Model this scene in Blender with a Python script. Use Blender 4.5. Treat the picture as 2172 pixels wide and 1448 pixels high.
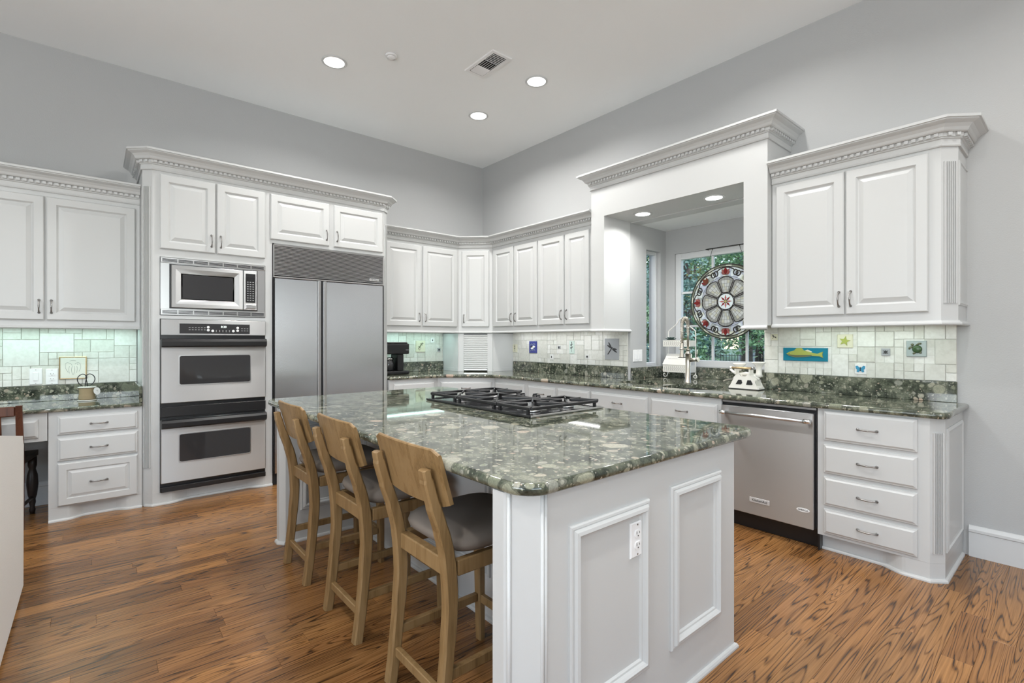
import bpy, bmesh, math, random
from mathutils import Vector, Matrix
for o in list(bpy.data.objects): bpy.data.objects.remove(o)
SC=bpy.context.scene; COL=SC.collection
R=math.radians; PI=math.pi
# ---------------------------------------------------------------- camera
cam=bpy.data.cameras.new('camera'); camo=bpy.data.objects.new('camera',cam); COL.objects.link(camo)
cam.sensor_width=36; cam.lens=36*1044.19/2172; cam.clip_start=.02; cam.clip_end=300
cam.shift_y=-2.92/2172
camo.location=(0,0,1.2984); camo.rotation_euler=(R(90),0,R(49.64-90)); SC.camera=camo
# ---------------------------------------------------------------- world, sun, fill lamps, exposure
W=bpy.data.worlds.new('world'); SC.world=W; W.use_nodes=True
nt=W.node_tree; sky=nt.nodes.new('ShaderNodeTexSky'); sky.sky_type='NISHITA'; sky.sun_disc=False
sky.sun_elevation=R(48); sky.sun_rotation=R(20); nt.links.new(sky.outputs[0],nt.nodes['Background'].inputs[0])
nt.nodes['Background'].inputs[1].default_value=.6
def lamp(name,kind,loc,rot,energy,col=(1,1,1),**k):
    l=bpy.data.lights.new(name,kind); l.energy=energy; l.color=col
    for a,v in k.items(): setattr(l,a,v)
    o=bpy.data.objects.new(name,l); COL.objects.link(o); o.location=loc; o.rotation_euler=rot; return o
lamp('sun','SUN',(0,0,20),(R(38),R(-14),0),4.5,(1,.96,.88),angle=R(2))
# added fill lamps at unseen windows behind the camera, tilted up at the ceiling
lamp('fill_lamp_near','AREA',(-.6,-3.9,1.75),(R(146),0,0),165,(.92,.965,1),shape='RECTANGLE',size=3.4,size_y=2.5)
lamp('fill_lamp_side','AREA',(-3.75,.2,1.75),(R(146),0,R(-90)),255,(.92,.965,1),shape='RECTANGLE',size=3.4,size_y=2.5)
VS=SC.view_settings; SC.display_settings.display_device='sRGB'
VS.view_transform='Standard'; VS.look='None'; VS.exposure=-0.24; VS.gamma=1; VS.use_curve_mapping=False
# ---------------------------------------------------------------- materials
def mat(name,col,rough=.5,metal=0,spec=.5,bump=0,bscale=60,coat=0,**kw):
    m=bpy.data.materials.new(name); m.use_nodes=True; n=m.node_tree; b=n.nodes['Principled BSDF']
    b.inputs['Base Color'].default_value=(*col,1); b.inputs['Roughness'].default_value=rough
    b.inputs['Metallic'].default_value=metal; b.inputs['Specular IOR Level'].default_value=spec
    b.inputs['Coat Weight'].default_value=coat
    for k,v in kw.items(): b.inputs[k].default_value=v
    if bump:
        t=n.nodes.new('ShaderNodeTexCoord'); x=n.nodes.new('ShaderNodeTexNoise'); x.inputs['Scale'].default_value=bscale; x.inputs['Detail'].default_value=4
        p=n.nodes.new('ShaderNodeBump'); p.inputs['Strength'].default_value=bump; p.inputs['Distance'].default_value=.004
        n.links.new(t.outputs['Object'],x.inputs['Vector']); n.links.new(x.outputs['Fac'],p.inputs['Height']); n.links.new(p.outputs['Normal'],b.inputs['Normal'])
    return m
class N:                                    # tiny node helper
    def __init__(s,m): s.m=m; s.n=m.node_tree; s.b=s.n.nodes['Principled BSDF']
    def new(s,t,**k):
        x=s.n.nodes.new(t)
        for a,v in k.items():
            if hasattr(x,a): setattr(x,a,v)
            else: x.inputs[a].default_value=v
        return x
    def link(s,a,b): s.n.links.new(a,b)
    def math(s,op,a,b=None):
        x=s.n.nodes.new('ShaderNodeMath'); x.operation=op
        for i,v in enumerate((a,b)):
            if v is None: continue
            if isinstance(v,(int,float)): x.inputs[i].default_value=v
            else: s.link(v,x.inputs[i])
        return x.outputs[0]
    def ramp(s,fac,stops,interp='LINEAR'):
        x=s.n.nodes.new('ShaderNodeValToRGB'); x.color_ramp.interpolation=interp; e=x.color_ramp.elements
        while len(e)<len(stops): e.new(.5)
        for q,(p,c) in zip(e,stops): q.position=p; q.color=(*c,1) if len(c)==3 else c
        s.link(fac,x.inputs[0]); return x.outputs[0]
    def mix(s,f,a,b,mode='MIX'):
        x=s.n.nodes.new('ShaderNodeMix'); x.data_type='RGBA'; x.blend_type=mode
        for i,v in ((0,f),(6,a),(7,b)):
            if isinstance(v,(int,float)): x.inputs[i].default_value=v
            elif isinstance(v,tuple): x.inputs[i].default_value=(*v,1)
            else: s.link(v,x.inputs[i])
        return x.outputs[2]
    def bump(s,h,st,dist=.002):
        p=s.n.nodes.new('ShaderNodeBump'); p.inputs['Strength'].default_value=st; p.inputs['Distance'].default_value=dist
        s.link(h,p.inputs['Height']); s.link(p.outputs['Normal'],s.b.inputs['Normal'])
WHITE=mat('white_cabinet_paint',(.555,.563,.558),.34)
WALLP=mat('grey_wall_paint',(.455,.46,.458),.75,bump=.25,bscale=140,spec=.25)
CEILP=mat('ceiling_paint',(.885,.90,.90),.85,spec=.2,bump=.1,bscale=120)
TRIMW=mat('white_trim',(.62,.63,.63),.35)
PLAST=mat('white_plastic',(.82,.82,.82),.35)
BLACK=mat('black_plastic',(.012,.012,.013),.28)
IRON=mat('cast_iron',(.012,.012,.013),.42)
BGLASS=mat('black_glass',(.032,.032,.034),.06,spec=.8)
CHROME=mat('pewter_metal',(.33,.32,.31),.28,1)
CHROME2=mat('bright_chrome',(.75,.75,.75),.15,1)
NICKEL=mat('brushed_nickel',(.55,.51,.44),.3,1)
DARK=mat('dark_void',(.01,.01,.01),.8)
def steel(name,col,rough,rot,aniso=.75):
    m=mat(name,col,rough,1,Anisotropic=aniso); h=N(m); b=h.b
    t=h.new('ShaderNodeTangent',direction_type='RADIAL',axis='Z'); h.link(t.outputs[0],b.inputs['Tangent'])
    b.inputs['Anisotropic Rotation'].default_value=rot
    return m
STEEL=steel('brushed_steel',(.57,.58,.585),.40,.25,.9)
STEELV=steel('refrigerator_steel',(.58,.58,.59),.27,0.0,.85)
STEELM=mat('plain_steel',(.56,.56,.56),.3,1)
def granite():
    m=mat('green_marinace_granite',(.1,.1,.1),.045,spec=.62); h=N(m)
    tc=h.new('ShaderNodeTexCoord'); 
    w=h.new('ShaderNodeTexNoise',Scale=9.0,Detail=3.0); h.link(tc.outputs['Object'],w.inputs['Vector'])
    wm=h.new('ShaderNodeVectorMath',operation='SCALE'); h.link(w.outputs['Color'],wm.inputs[0]); wm.inputs['Scale'].default_value=.06
    ad=h.new('ShaderNodeVectorMath',operation='ADD'); h.link(tc.outputs['Object'],ad.inputs[0]); h.link(wm.outputs[0],ad.inputs[1])
    fine=h.new('ShaderNodeTexNoise',Scale=130.0,Detail=5.0,Roughness=.7); h.link(tc.outputs['Object'],fine.inputs['Vector'])
    mid=h.new('ShaderNodeTexNoise',Scale=14.0,Detail=6.0,Roughness=.65); h.link(ad.outputs[0],mid.inputs['Vector'])
    base=h.ramp(mid.outputs['Fac'],[(.30,(.014,.018,.015)),(.45,(.050,.058,.043)),(.58,(.125,.135,.10)),(.75,(.27,.27,.21))])
    col=base
    for sc,thr,amt in ((75,.40,.95),(34,.42,.95),(17,.38,1.0),(8.5,.36,1.0)):
        v=h.new('ShaderNodeTexVoronoi',Scale=float(sc),Randomness=1.0); h.link(ad.outputs[0],v.inputs['Vector'])
        sep=h.new('ShaderNodeSeparateColor'); h.link(v.outputs['Color'],sep.inputs[0])
        size=h.math('MULTIPLY_ADD',sep.outputs[1],.30); size.node.inputs[2].default_value=thr-.20
        msk=h.math('LESS_THAN',v.outputs['Distance'],size)
        on=h.math('GREATER_THAN',sep.outputs[2],.42 if sc>20 else (.5 if sc>10 else .55))
        msk=h.math('MULTIPLY',msk,on)
        pc=h.ramp(sep.outputs[0],[(0,(.08,.095,.07)),(.22,(.20,.215,.155)),(.45,(.33,.33,.25)),(.62,(.42,.40,.32)),(.80,(.25,.26,.23)),(.93,(.42,.37,.29)),(1,(.50,.37,.29))])
        rim=h.math('GREATER_THAN',v.outputs['Distance'],h.math('SUBTRACT',size,.05))
        pc=h.mix(h.math('MULTIPLY',rim,.55),pc,(.03,.035,.03))
        pc=h.mix(h.math('MULTIPLY',mid.outputs['Fac'],.5),pc,base)
        col=h.mix(msk,col,pc)
    col=h.mix(.55,col,h.ramp(fine.outputs['Fac'],[(.3,(.25,.25,.25)),(.7,(.80,.80,.78))]),'OVERLAY')
    h.link(col,h.b.inputs['Base Color']); return m
GRAN=granite()
def wood(name,c0,c1,c2,stretch,rough=.4,island=False,bump=.25,lines=9.0,floor=False):
    m=mat(name,c1,rough); h=N(m); tc=h.new('ShaderNodeTexCoord'); mp=h.new('ShaderNodeMapping'); mp.inputs['Scale'].default_value=stretch
    src=tc.outputs['Object']
    if island:
        g=h.new('ShaderNodeNewGeometry'); cm=h.new('ShaderNodeCombineXYZ')
        rnd=g.outputs['Random Per Island']
        h.link(h.math('MULTIPLY',rnd,37.0),cm.inputs[0]); h.link(h.math('MULTIPLY',rnd,91.0),cm.inputs[2])
        ad=h.new('ShaderNodeVectorMath',operation='ADD'); h.link(src,ad.inputs[0]); h.link(cm.outputs[0],ad.inputs[1]); src=ad.outputs[0]
    h.link(src,mp.inputs['Vector'])
    n1=h.new('ShaderNodeTexNoise',Scale=1.0,Detail=1.6 if floor else 2.5,Roughness=.4,Distortion=.3); h.link(mp.outputs[0],n1.inputs['Vector'])
    mp2=h.new('ShaderNodeMapping'); mp2.inputs['Scale'].default_value=tuple(a*(4 if a<5 else 14) for a in stretch); h.link(src,mp2.inputs['Vector'])
    n2=h.new('ShaderNodeTexNoise',Scale=1.0,Detail=4.0,Roughness=.6); h.link(mp2.outputs[0],n2.inputs['Vector'])
    s=h.math('SINE',h.math('MULTIPLY',n1.outputs['Fac'],lines*2*PI)); s=h.math('MULTIPLY_ADD',s,.5); s.node.inputs[2].default_value=.5
    k=h.math('MULTIPLY_ADD',n2.outputs['Fac'],.9); k.node.inputs[2].default_value=-.2
    ln=h.math('MULTIPLY',h.math('POWER',s,7.0 if floor else 1.6),k)
    f=h.math('ADD',h.math('MULTIPLY',ln,1.5 if floor else 1.1),h.math('MULTIPLY',n2.outputs['Fac'],.5 if floor else .35))
    col=h.ramp(f,[(.14,c2),(.34,c1),(.75,c0)] if floor else [(.10,c2),(.38,c1),(.85,c0)])
    if island:
        tint=h.ramp(rnd,[(0,(.62,.58,.55)),(.3,(1,1,1)),(.6,(1.25,1.22,1.15)),(.8,(.85,.8,.78)),(1,(1.05,1.02,1))])
        col=h.mix(1.0,col,tint,'MULTIPLY')
    h.link(col,h.b.inputs['Base Color'])
    if floor:
        mp3=h.new('ShaderNodeMapping'); mp3.inputs['Scale'].default_value=(26,5,1); h.link(tc.outputs['Object'],mp3.inputs['Vector'])
        n3=h.new('ShaderNodeTexNoise',Scale=1.0,Detail=1.0); h.link(mp3.outputs[0],n3.inputs['Vector'])
        f=h.math('SUBTRACT',h.math('MULTIPLY',f,.5),h.math('MULTIPLY',n3.outputs['Fac'],1.1))
    if bump: h.bump(f,-bump,.0015)
    return m
FLOORM=wood('oak_floor',(.040,.017,.006),(.190,.088,.028),(.32,.160,.058),(.75,12,1),.27,True,.5,20.0,floor=True)
STOOLW=wood('oak_stool_wood',(.11,.062,.023),(.215,.128,.050),(.27,.17,.075),(22,22,2.2),.45,False,.1,3.0)
BROWNW=wood('dark_brown_wood',(.03,.010,.006),(.085,.030,.017),(.12,.045,.025),(22,22,2),.35,False,.1,3.0)
SHADEW_ROOT=mat('shaded_wood_and_root',(.018,.012,.01),.35)  # brown chair wood with under-desk shade put into the colour; also root balls
CUSH=mat('taupe_seat_fabric',(.185,.158,.135),.9,spec=.2,bump=.15,bscale=500)
SOFAM=mat('white_boucle_fabric',(.78,.77,.74),.95,spec=.15,bump=.6,bscale=350)
def tilem(name,a,b):
    m=mat(name,a,.55,spec=.4); h=N(m); g=h.new('ShaderNodeNewGeometry'); tc=h.new('ShaderNodeTexCoord')
    n=h.new('ShaderNodeTexNoise',Scale=45.0,Detail=5.0); h.link(tc.outputs['Object'],n.inputs['Vector'])
    c=h.ramp(g.outputs['Random Per Island'],[(0,a),(1,b)]); 
    c=h.mix(.25,c,h.ramp(n.outputs['Fac'],[(.35,(.55,.53,.47)),(.6,(.9,.9,.88))]),'MULTIPLY')
    h.link(c,h.b.inputs['Base Color']); h.bump(n.outputs['Fac'],.25,.002); return m
TILE=tilem('tumbled_stone_tile',(.67,.67,.61),(.82,.82,.78))
GROUT=mat('grout',(.66,.65,.60),.9,spec=.2)
def glassm(name='window_glass'):
    m=bpy.data.materials.new(name); m.use_nodes=True; n=m.node_tree; n.nodes.clear()
    o=n.nodes.new('ShaderNodeOutputMaterial'); t=n.nodes.new('ShaderNodeBsdfTransparent'); g=n.nodes.new('ShaderNodeBsdfGlossy'); g.inputs['Roughness'].default_value=.01
    f=n.nodes.new('ShaderNodeLayerWeight'); f.inputs[0].default_value=.25; q=n.nodes.new('ShaderNodeMath'); q.operation='POWER'; q.inputs[1].default_value=3; n.links.new(f.outputs['Facing'],q.inputs[0]); q2=n.nodes.new('ShaderNodeMath'); q2.operation='MULTIPLY_ADD'; q2.inputs[1].default_value=.8; q2.inputs[2].default_value=.03; n.links.new(q.outputs[0],q2.inputs[0]); x=n.nodes.new('ShaderNodeMixShader')
    n.links.new(q2.outputs[0],x.inputs[0]); n.links.new(t.outputs[0],x.inputs[1]); n.links.new(g.outputs[0],x.inputs[2]); n.links.new(x.outputs[0],o.inputs[0]); return m
GLASS=glassm()
def artglass(name,col,tr=.72):
    m=bpy.data.materials.new(name); m.use_nodes=True; n=m.node_tree; n.nodes.clear()
    o=n.nodes.new('ShaderNodeOutputMaterial'); a=n.nodes.new('ShaderNodeBsdfTranslucent'); d=n.nodes.new('ShaderNodeBsdfPrincipled'); x=n.nodes.new('ShaderNodeMixShader')
    a.inputs[0].default_value=(*col,1); d.inputs['Base Color'].default_value=(*col,1); d.inputs['Roughness'].default_value=.12; x.inputs[0].default_value=1-tr
    n.links.new(a.outputs[0],x.inputs[1]); n.links.new(d.outputs[0],x.inputs[2]); n.links.new(x.outputs[0],o.inputs[0]); return m
AG={'white':artglass('art_glass_white',(.93,.93,.89)),'grey':artglass('art_glass_grey',(.62,.62,.58)),'cream':artglass('art_glass_cream',(.86,.84,.72)),
    'red':artglass('art_glass_red',(.45,.06,.06)),'pink':artglass('art_glass_pink',(.72,.30,.27)),'lilac':artglass('art_glass_lilac',(.74,.74,.77)),'amber':artglass('art_glass_amber',(.62,.55,.25)),'rust':artglass('art_glass_rust',(.42,.13,.07)),'sage':artglass('art_glass_sage',(.42,.43,.33))}
LEAD=mat('lead_came',(.035,.03,.025),.45,.6)
def emit(name,col,s):
    m=mat(name,col,.5); b=m.node_tree.nodes['Principled BSDF']; b.inputs['Emission Color'].default_value=(*col,1); b.inputs['Emission Strength'].default_value=s; return m
LENS=emit('lamp_lens',(1,.99,.96),14)
DIGIT=emit('clock_digits',(.85,.95,.9),1.2)
INK=mat('black_ink',(.015,.015,.015),.5)
GREYK=mat('grey_key_print',(.45,.45,.45),.5)
def cm(name,c,r=.35): return mat(name,c,r)
TURQ=cm('turquoise_glaze',(.01,.20,.30),.15); NAVY=cm('navy_glaze',(.05,.06,.26),.15); FISHG=cm('green_yellow_glaze',(.38,.42,.10),.2)
CREAMG=cm('cream_glaze',(.70,.68,.52),.3); SEAG=cm('sea_grey_glaze',(.34,.40,.39),.2); MINT=cm('mint_glaze',(.60,.72,.66),.3); STONEG=cm('stone_grey_glaze',(.36,.37,.38),.35)
DKGRN=cm('dark_green_glaze',(.05,.10,.04),.2); BLUEB=cm('butterfly_blue_glaze',(.05,.28,.46),.25); DKINK=cm('dark_relief',(.03,.03,.03),.35); WGLZ=cm('white_glaze',(.80,.80,.78),.3); OLIVE=cm('olive_relief',(.12,.13,.07),.35)
LEAFD=mat('succulent_dark',(.03,.06,.05),.5); LEAFG=mat('succulent_green',(.10,.16,.05),.5)
RACKW=mat('cream_metal_paint',(.78,.76,.70),.45)
BRASS=mat('aged_brass',(.55,.40,.22),.35,.8)
SCALEW=mat('cream_enamel',(.78,.76,.70),.25)
TWINE=mat('jute_twine',(.42,.33,.20),.9,spec=.2,bump=.8,bscale=400)
PAPER=mat('tag_paper',(.8,.8,.78),.8)
SINKM=mat('black_composite_sink',(.02,.018,.014),.3)
# ---------------------------------------------------------------- mesh helpers
class M:
    def __init__(s): s.b=bmesh.new()
    def face(s,vs,mi=0,sm=False):
        try:
            f=s.b.faces.new(vs); f.material_index=mi; f.smooth=sm; return f
        except ValueError: return None
    def v(s,*p): return s.b.verts.new(p if len(p)==3 else p[0])
    def box(s,x0,x1,y0,y1,z0,z1,bev=0,mi=0,T=None,seg=1):
        x0,x1=min(x0,x1),max(x0,x1); y0,y1=min(y0,y1),max(y0,y1); z0,z1=min(z0,z1),max(z0,z1)
        P=[(x,y,z) for z in (z0,z1) for y in (y0,y1) for x in (x0,x1)]
        if T: P=[T@Vector(p) for p in P]
        V=[s.b.verts.new(p) for p in P]
        F=[s.face([V[i] for i in q],mi) for q in ((0,2,3,1),(4,5,7,6),(0,1,5,4),(2,6,7,3),(0,4,6,2),(1,3,7,5))]
        if bev:
            E=list({e for f in F for e in f.edges})
            r=bmesh.ops.bevel(s.b,geom=E,offset=bev,segments=seg,affect='EDGES',profile=.6)
            for f in r['faces']: f.material_index=mi
        return s
    def loops(s,L,cap0=True,cap1=True,closed=True,mi=0,sm=False,ring=False):
        VS=[[s.b.verts.new(p) for p in l] for l in L]; n=len(VS[0])
        for a,b in zip(VS,VS[1:]+([VS[0]] if ring else [])):
            for i in range(n if closed else n-1): s.face((a[i],a[(i+1)%n],b[(i+1)%n],b[i]),mi,sm)
        if cap0 and not ring: s.face(VS[0][::-1],mi)
        if cap1 and not ring: s.face(VS[-1],mi)
        return s
    def tube(s,pts,r,n=8,closed=False,mi=0,flat=1.0,up=None):
        P=[Vector(p) for p in pts]; k=len(P); L=[]; u=None
        for i,p in enumerate(P):
            d=(P[(i+1)%k]-P[i-1]) if closed else (P[min(i+1,k-1)]-P[max(i-1,0)])
            if d.length<1e-9: d=Vector((0,0,1))
            d.normalize()
            if u is None: u=Vector(up) if up else (Vector((0,0,1)) if abs(d.z)<.9 else Vector((1,0,0)))
            u=(u-d*u.dot(d)); u.normalize(); w=d.cross(u)
            rr=r[i] if isinstance(r,(list,tuple)) else r
            L.append([p+(u*math.cos(2*PI*j/n)*rr*flat+w*math.sin(2*PI*j/n)*rr) for j in range(n)])
        return s.loops(L,not closed,not closed,True,mi,True,closed)
    def lathe(s,prof,o=(0,0,0),n=24,mi=0,T=None,cap=True,sm=True):
        T=T or Matrix.Translation(o)
        L=[[T@Vector((r*math.cos(2*PI*j/n),r*math.sin(2*PI*j/n),z)) for j in range(n)] for r,z in prof]
        return s.loops(L,cap,cap,True,mi,sm)
    def prism(s,poly,z0,z1,mi=0,T=None,sm=False,bev=0):
        T=T or Matrix()
        a=0
        for (x,y),(X,Y) in zip(poly,poly[1:]+poly[:1]): a+=x*Y-X*y
        if a<0: poly=poly[::-1]
        f=[s.b.verts.new(T@Vector((x,y,z0))) for x,y in poly]; g=[s.b.verts.new(T@Vector((x,y,z1))) for x,y in poly]; n=len(poly); F=[]
        for i in range(n): F.append(s.face((f[i],f[(i+1)%n],g[(i+1)%n],g[i]),mi,sm))
        F.append(s.face(f[::-1],mi)); F.append(s.face(g,mi))
        if bev:
            bmesh.ops.bevel(s.b,geom=list({e for q in F[-2:] if q for e in q.edges}),offset=bev,segments=2,affect='EDGES')
        return s
    def panel(s,x0,x1,z0,z1,rings,y=0,mi=0):      # rectangular loops (inset, outwards)
        L=[[(x0+i,y-o,z0+i),(x1-i,y-o,z0+i),(x1-i,y-o,z1-i),(x0+i,y-o,z1-i)] for i,o in rings]
        return s.loops(L,True,True,True,mi)
    def hpanel(s,x0,x1,y0,y1,rings,z=0,sg=1,mi=0):
        L=[[(x0+i,y0+i,z+sg*o),(x1-i,y0+i,z+sg*o),(x1-i,y1-i,z+sg*o),(x0+i,y1-i,z+sg*o)] for i,o in rings]
        return s.loops(L,True,True,True,mi)
    def sweep(s,prof,path,z=0,mi=0,closed=False):
        P=[Vector((p[0],p[1])) for p in path]; n=len(P); nr=[]
        for a,b in zip(P,P[1:]): d=(b-a).normalized(); nr.append(Vector((d.y,-d.x)))
        L=[]
        for i in range(n):
            if i==0: m=nr[0]
            elif i==n-1: m=nr[-1]
            else:
                m=(nr[i-1]+nr[i]); m=m/(m.length_squared/2) if m.length>1e-6 else nr[i]
            L.append([(P[i].x+m.x*o,P[i].y+m.y*o,z+u) for o,u in prof])
        return s.loops([l[::-1] for l in L],True,True,True,mi)
    def make(s,name,mats,parent=None,loc=None,rot=None,fix=True):
        if fix: bmesh.ops.recalc_face_normals(s.b,faces=s.b.faces)
        me=bpy.data.meshes.new(name); s.b.to_mesh(me); s.b.free()
        for m in (mats if isinstance(mats,(list,tuple)) else [mats]): me.materials.append(m)
        o=bpy.data.objects.new(name,me); COL.objects.link(o)
        if parent: o.parent=parent
        if loc: o.location=loc
        if rot: o.rotation_euler=rot
        return o
def tag(o,label,cat,group=None):
    o['label']=label; o['category']=cat
    if group: o['group']=group
    return o
def thing(name,label,cat,loc=(0,0,0),rz=0,group=None):
    o=bpy.data.objects.new(name,None); COL.objects.link(o); o.location=loc; o.rotation_euler=(0,0,rz); o.empty_display_size=.1
    return tag(o,label,cat,group)
def struct(o): o['kind']='structure'; return o
def copy_obj(o,parent=None,**k):
    c=o.copy(); COL.objects.link(c)
    if parent: c.parent=parent
    for a,v in k.items(): setattr(c,a,v)
    return c
def copy_tree(o,parent=None):
    c=copy_obj(o,parent)
    for ch in list(o.children): copy_tree(ch,c)
    return c
def txt(name,s,size,parent,m,loc,rot,ext=.0008,sx=1):
    cu=bpy.data.curves.new(name,'FONT'); cu.body=s; cu.size=size; cu.align_x='CENTER'; cu.align_y='CENTER'; cu.extrude=ext
    t=bpy.data.objects.new('tmp',cu); COL.objects.link(t); bpy.context.view_layer.update()
    me=bpy.data.meshes.new_from_object(t.evaluated_get(bpy.context.evaluated_depsgraph_get())); bpy.data.objects.remove(t)
    me.materials.clear(); me.materials.append(m)
    o=bpy.data.objects.new(name,me); COL.objects.link(o); o.parent=parent; o.location=loc; o.rotation_euler=rot; o.scale=(sx,1,1); return o
FRONT=(R(90),0,0)     # text/flat art facing local -y
# key dimensions
XW,YW,H=4.034,5.368,3.635
ZC,ZI,ZD=.915,.914,.815
BF=3.42; UF=3.70; UFL=5.02; TF=4.75; VF=3.63
RW=R(-90)
# ================================================================ STRUCTURE
m=M(); random.seed(5); pw=.098
y=-4.4
while y<YW+.05:
    x=-4.3-random.random()*1.2
    while x<XW+.1:
        L=random.choice((.5,.75,1.0,1.2,1.5,.9)); x1=min(x+L,XW+.1); x0=max(x,-4.3)
        if x1>x0: m.box(x0+.0003,x1-.0003,y+.0003,y+pw-.0003,-.02,0,.0006)
        x+=L
    y+=pw
struct(m.make('floor',FLOORM,fix=False))
m=M().box(-4.4,5.0,-4.5,5.6,-.2,-.021); struct(m.make('trim_1',DARK))['label']='subfloor'
struct(M().box(-4.4,XW+.16,-4.5,5.6,H,H+.2).make('ceiling',CEILP))
struct(M().box(-4.4,XW+.16,YW,YW+.16,-.02,H).make('wall_left',WALLP))
m=M(); ow0,ow1=1.65,2.944; t=.14
m.box(XW,XW+t,ow1,YW,-.02,H).box(XW,XW+t,-4.5,ow0,-.02,H).box(XW,XW+t,ow0,ow1,2.458,H).box(XW,XW+t,ow0,ow1,-.02,.87)
struct(m.make('wall_right',WALLP))
XB=4.657
m=M()      # bay side wall with the narrow window opening
sx0,sx1,sz0,sz1=4.305,4.56,1.03,2.225
m.box(XW+t,sx0,ow1,ow1+.14,.5,2.458).box(sx1,XB+.14,ow1,ow1+.14,.5,2.458).box(sx0,sx1,ow1,ow1+.14,.5,sz0).box(sx0,sx1,ow1,ow1+.14,sz1,2.458)
struct(m.make('wall_bay_left',WALLP))
m=M(); by0,by1,bz0,bz1=1.70,2.835,1.03,2.20
m.box(XB,XB+.14,by1,ow1,.5,2.458).box(XB,XB+.14,ow0,by0,.5,2.458).box(XB,XB+.14,by0,by1,.5,bz0).box(XB,XB+.14,by0,by1,bz1,2.458)
struct(m.make('wall_bay_back',WALLP))
struct(M().box(XW+t,XB+.14,ow0-.14,ow0,.5,2.458).make('wall_bay_right',WALLP))
struct(M().box(XW+t,XB+.14,ow0-.14,ow1+.14,2.4585,2.56).make('ceiling_bay',CEILP))
struct(M().box(XW+t,XB+.14,ow0-.14,ow1+.14,.5,.62).make('floor_bay',WALLP))
# the rest of the room behind the camera, with its big windows
m=M(); yb=-4.1
m.box(-4.4,-2.3,yb-.14,yb,0,H).box(1.1,XW,yb-.14,yb,0,H).box(-2.3,1.1,yb-.14,yb,0,.5).box(-2.3,1.1,yb-.14,yb,3.0,H)
struct(m.make('wall_behind',WALLP))
m=M(); xb=-3.95
m.box(xb-.14,xb,-4.1,-1.5,0,H).box(xb-.14,xb,1.9,YW,0,H).box(xb-.14,xb,-1.5,1.9,0,.5).box(xb-.14,xb,-1.5,1.9,3.0,H)
struct(m.make('wall_far_side',WALLP))
def window(name,T,w,h,nx,nz,fr=.05,mw=.018,mats=(TRIMW,)):
    e=bpy.data.objects.new(name,None); COL.objects.link(e); e.matrix_world=T; struct(e)
    m=M(); d=.05
    m.box(0,fr,-d,0,0,h,.004).box(w-fr,w,-d,0,0,h,.004).box(fr,w-fr,-d,0,0,fr,.004).box(fr,w-fr,-d,0,h-fr,h,.004); m.make('window_frame',TRIMW,e)
    m=M()
    for i in range(1,nx): x=fr+(w-2*fr)*i/nx; m.box(x-mw/2,x+mw/2,-.036,-.014,fr,h-fr,.002)
    for i in range(1,nz): z=fr+(h-2*fr)*i/nz; m.box(fr,w-fr,-.035,-.015,z-mw/2,z+mw/2,.002)
    if nx*nz>1: m.make('muntin',TRIMW,e)
    M().box(fr-.004,w-fr+.004,-.027,-.023,fr-.004,h-fr+.004).make('glass_pane',GLASS,e)
    return e
window('window_1',Matrix.Translation((XB+.06,by1,bz0))@Matrix.Rotation(RW,4,'Z'),by1-by0,bz1-bz0,3,3,.065,.022)
window('window_2',Matrix.Translation((sx0,ow1+.09,sz0)),sx1-sx0,sz1-sz0,1,1,.035)
window('window_3',Matrix.Translation((1.1,yb-.03,.5))@Matrix.Rotation(R(180),4,'Z'),3.4,2.5,3,2,.07,.05)
window('window_4',Matrix.Translation((xb-.03,-1.5,.5))@Matrix.Rotation(R(90),4,'Z'),3.4,2.5,3,2,.07,.05)
BBP=[(0,0),(.016,0),(.016,.145),(.022,.15),(.022,.165),(.014,.178),(.008,.185),(0,.185)]
struct(M().sweep(BBP,[(XW,.478),(XW,-4.1)]).make('baseboard_right',TRIMW))
struct(M().sweep(BBP,[(-3.9,YW),(-.22,YW)]).make('baseboard_left',TRIMW))
# ================================================================ CABINETRY
DOOR=[(0,0),(0,.013),(.006,.02),(.055,.02),(.066,.009),(.069,.0085),(.096,.0195)]
DRAW=[(0,0),(0,.008),(.003,.012),(.008,.013),(.018,.02)]
DRAWP=[(0,0),(0,.011),(.008,.02),(.05,.02),(.054,.012),(.060,.012),(.078,.019)]
def handle_mesh():
    m=M(); pts=[]; rr=[]
    for i in range(17):
        a=i/16; x=-.046+.092*a; o=.004+.024*math.sin(PI*min(1,max(0,a)))**.45
        pts.append((x,-o,0)); rr.append(.0038+.0018*math.cos(2*PI*(a-.5))**2 if 0<i<16 else .0062)
    m.tube(pts,rr,8)
    for sx in (-1,1): m.lathe([(.0085,0),(.0085,.003),(.006,.005)],n=12,T=Matrix.Translation((sx*.046,0,0))@Matrix.Rotation(R(90),4,'X'))
    o=m.make('handle',CHROME); me=o.data; bpy.data.objects.remove(o); return me
HM=handle_mesh()
def handle(parent,x,y,z,vert):
    o=bpy.data.objects.new('handle',HM); COL.objects.link(o); o.parent=parent; o.location=(x,y,z)
    if vert: o.rotation_euler=(0,R(90),0)
    o['label']='pewter bow handle'; return o
def front(par,kind,x0,x1,z0,z1,h=None,y=0):
    rings={'door':DOOR,'drawer':DRAW,'pdrawer':DRAWP}[kind]
    d=M().panel(x0,x1,z0,z1,rings).make('door' if kind=='door' else 'drawer_front',WHITE,par,(0,y-.0005,0))
    if h:
        if kind=='door': handle(d,x1-.028 if h=='R' else x0+.028,-.02,(z0+.10) if z0>1 else z1-.1,True)
        else: handle(d,(x0+x1)/2,-.02,(z0+z1)/2,False)
    return d
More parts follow.
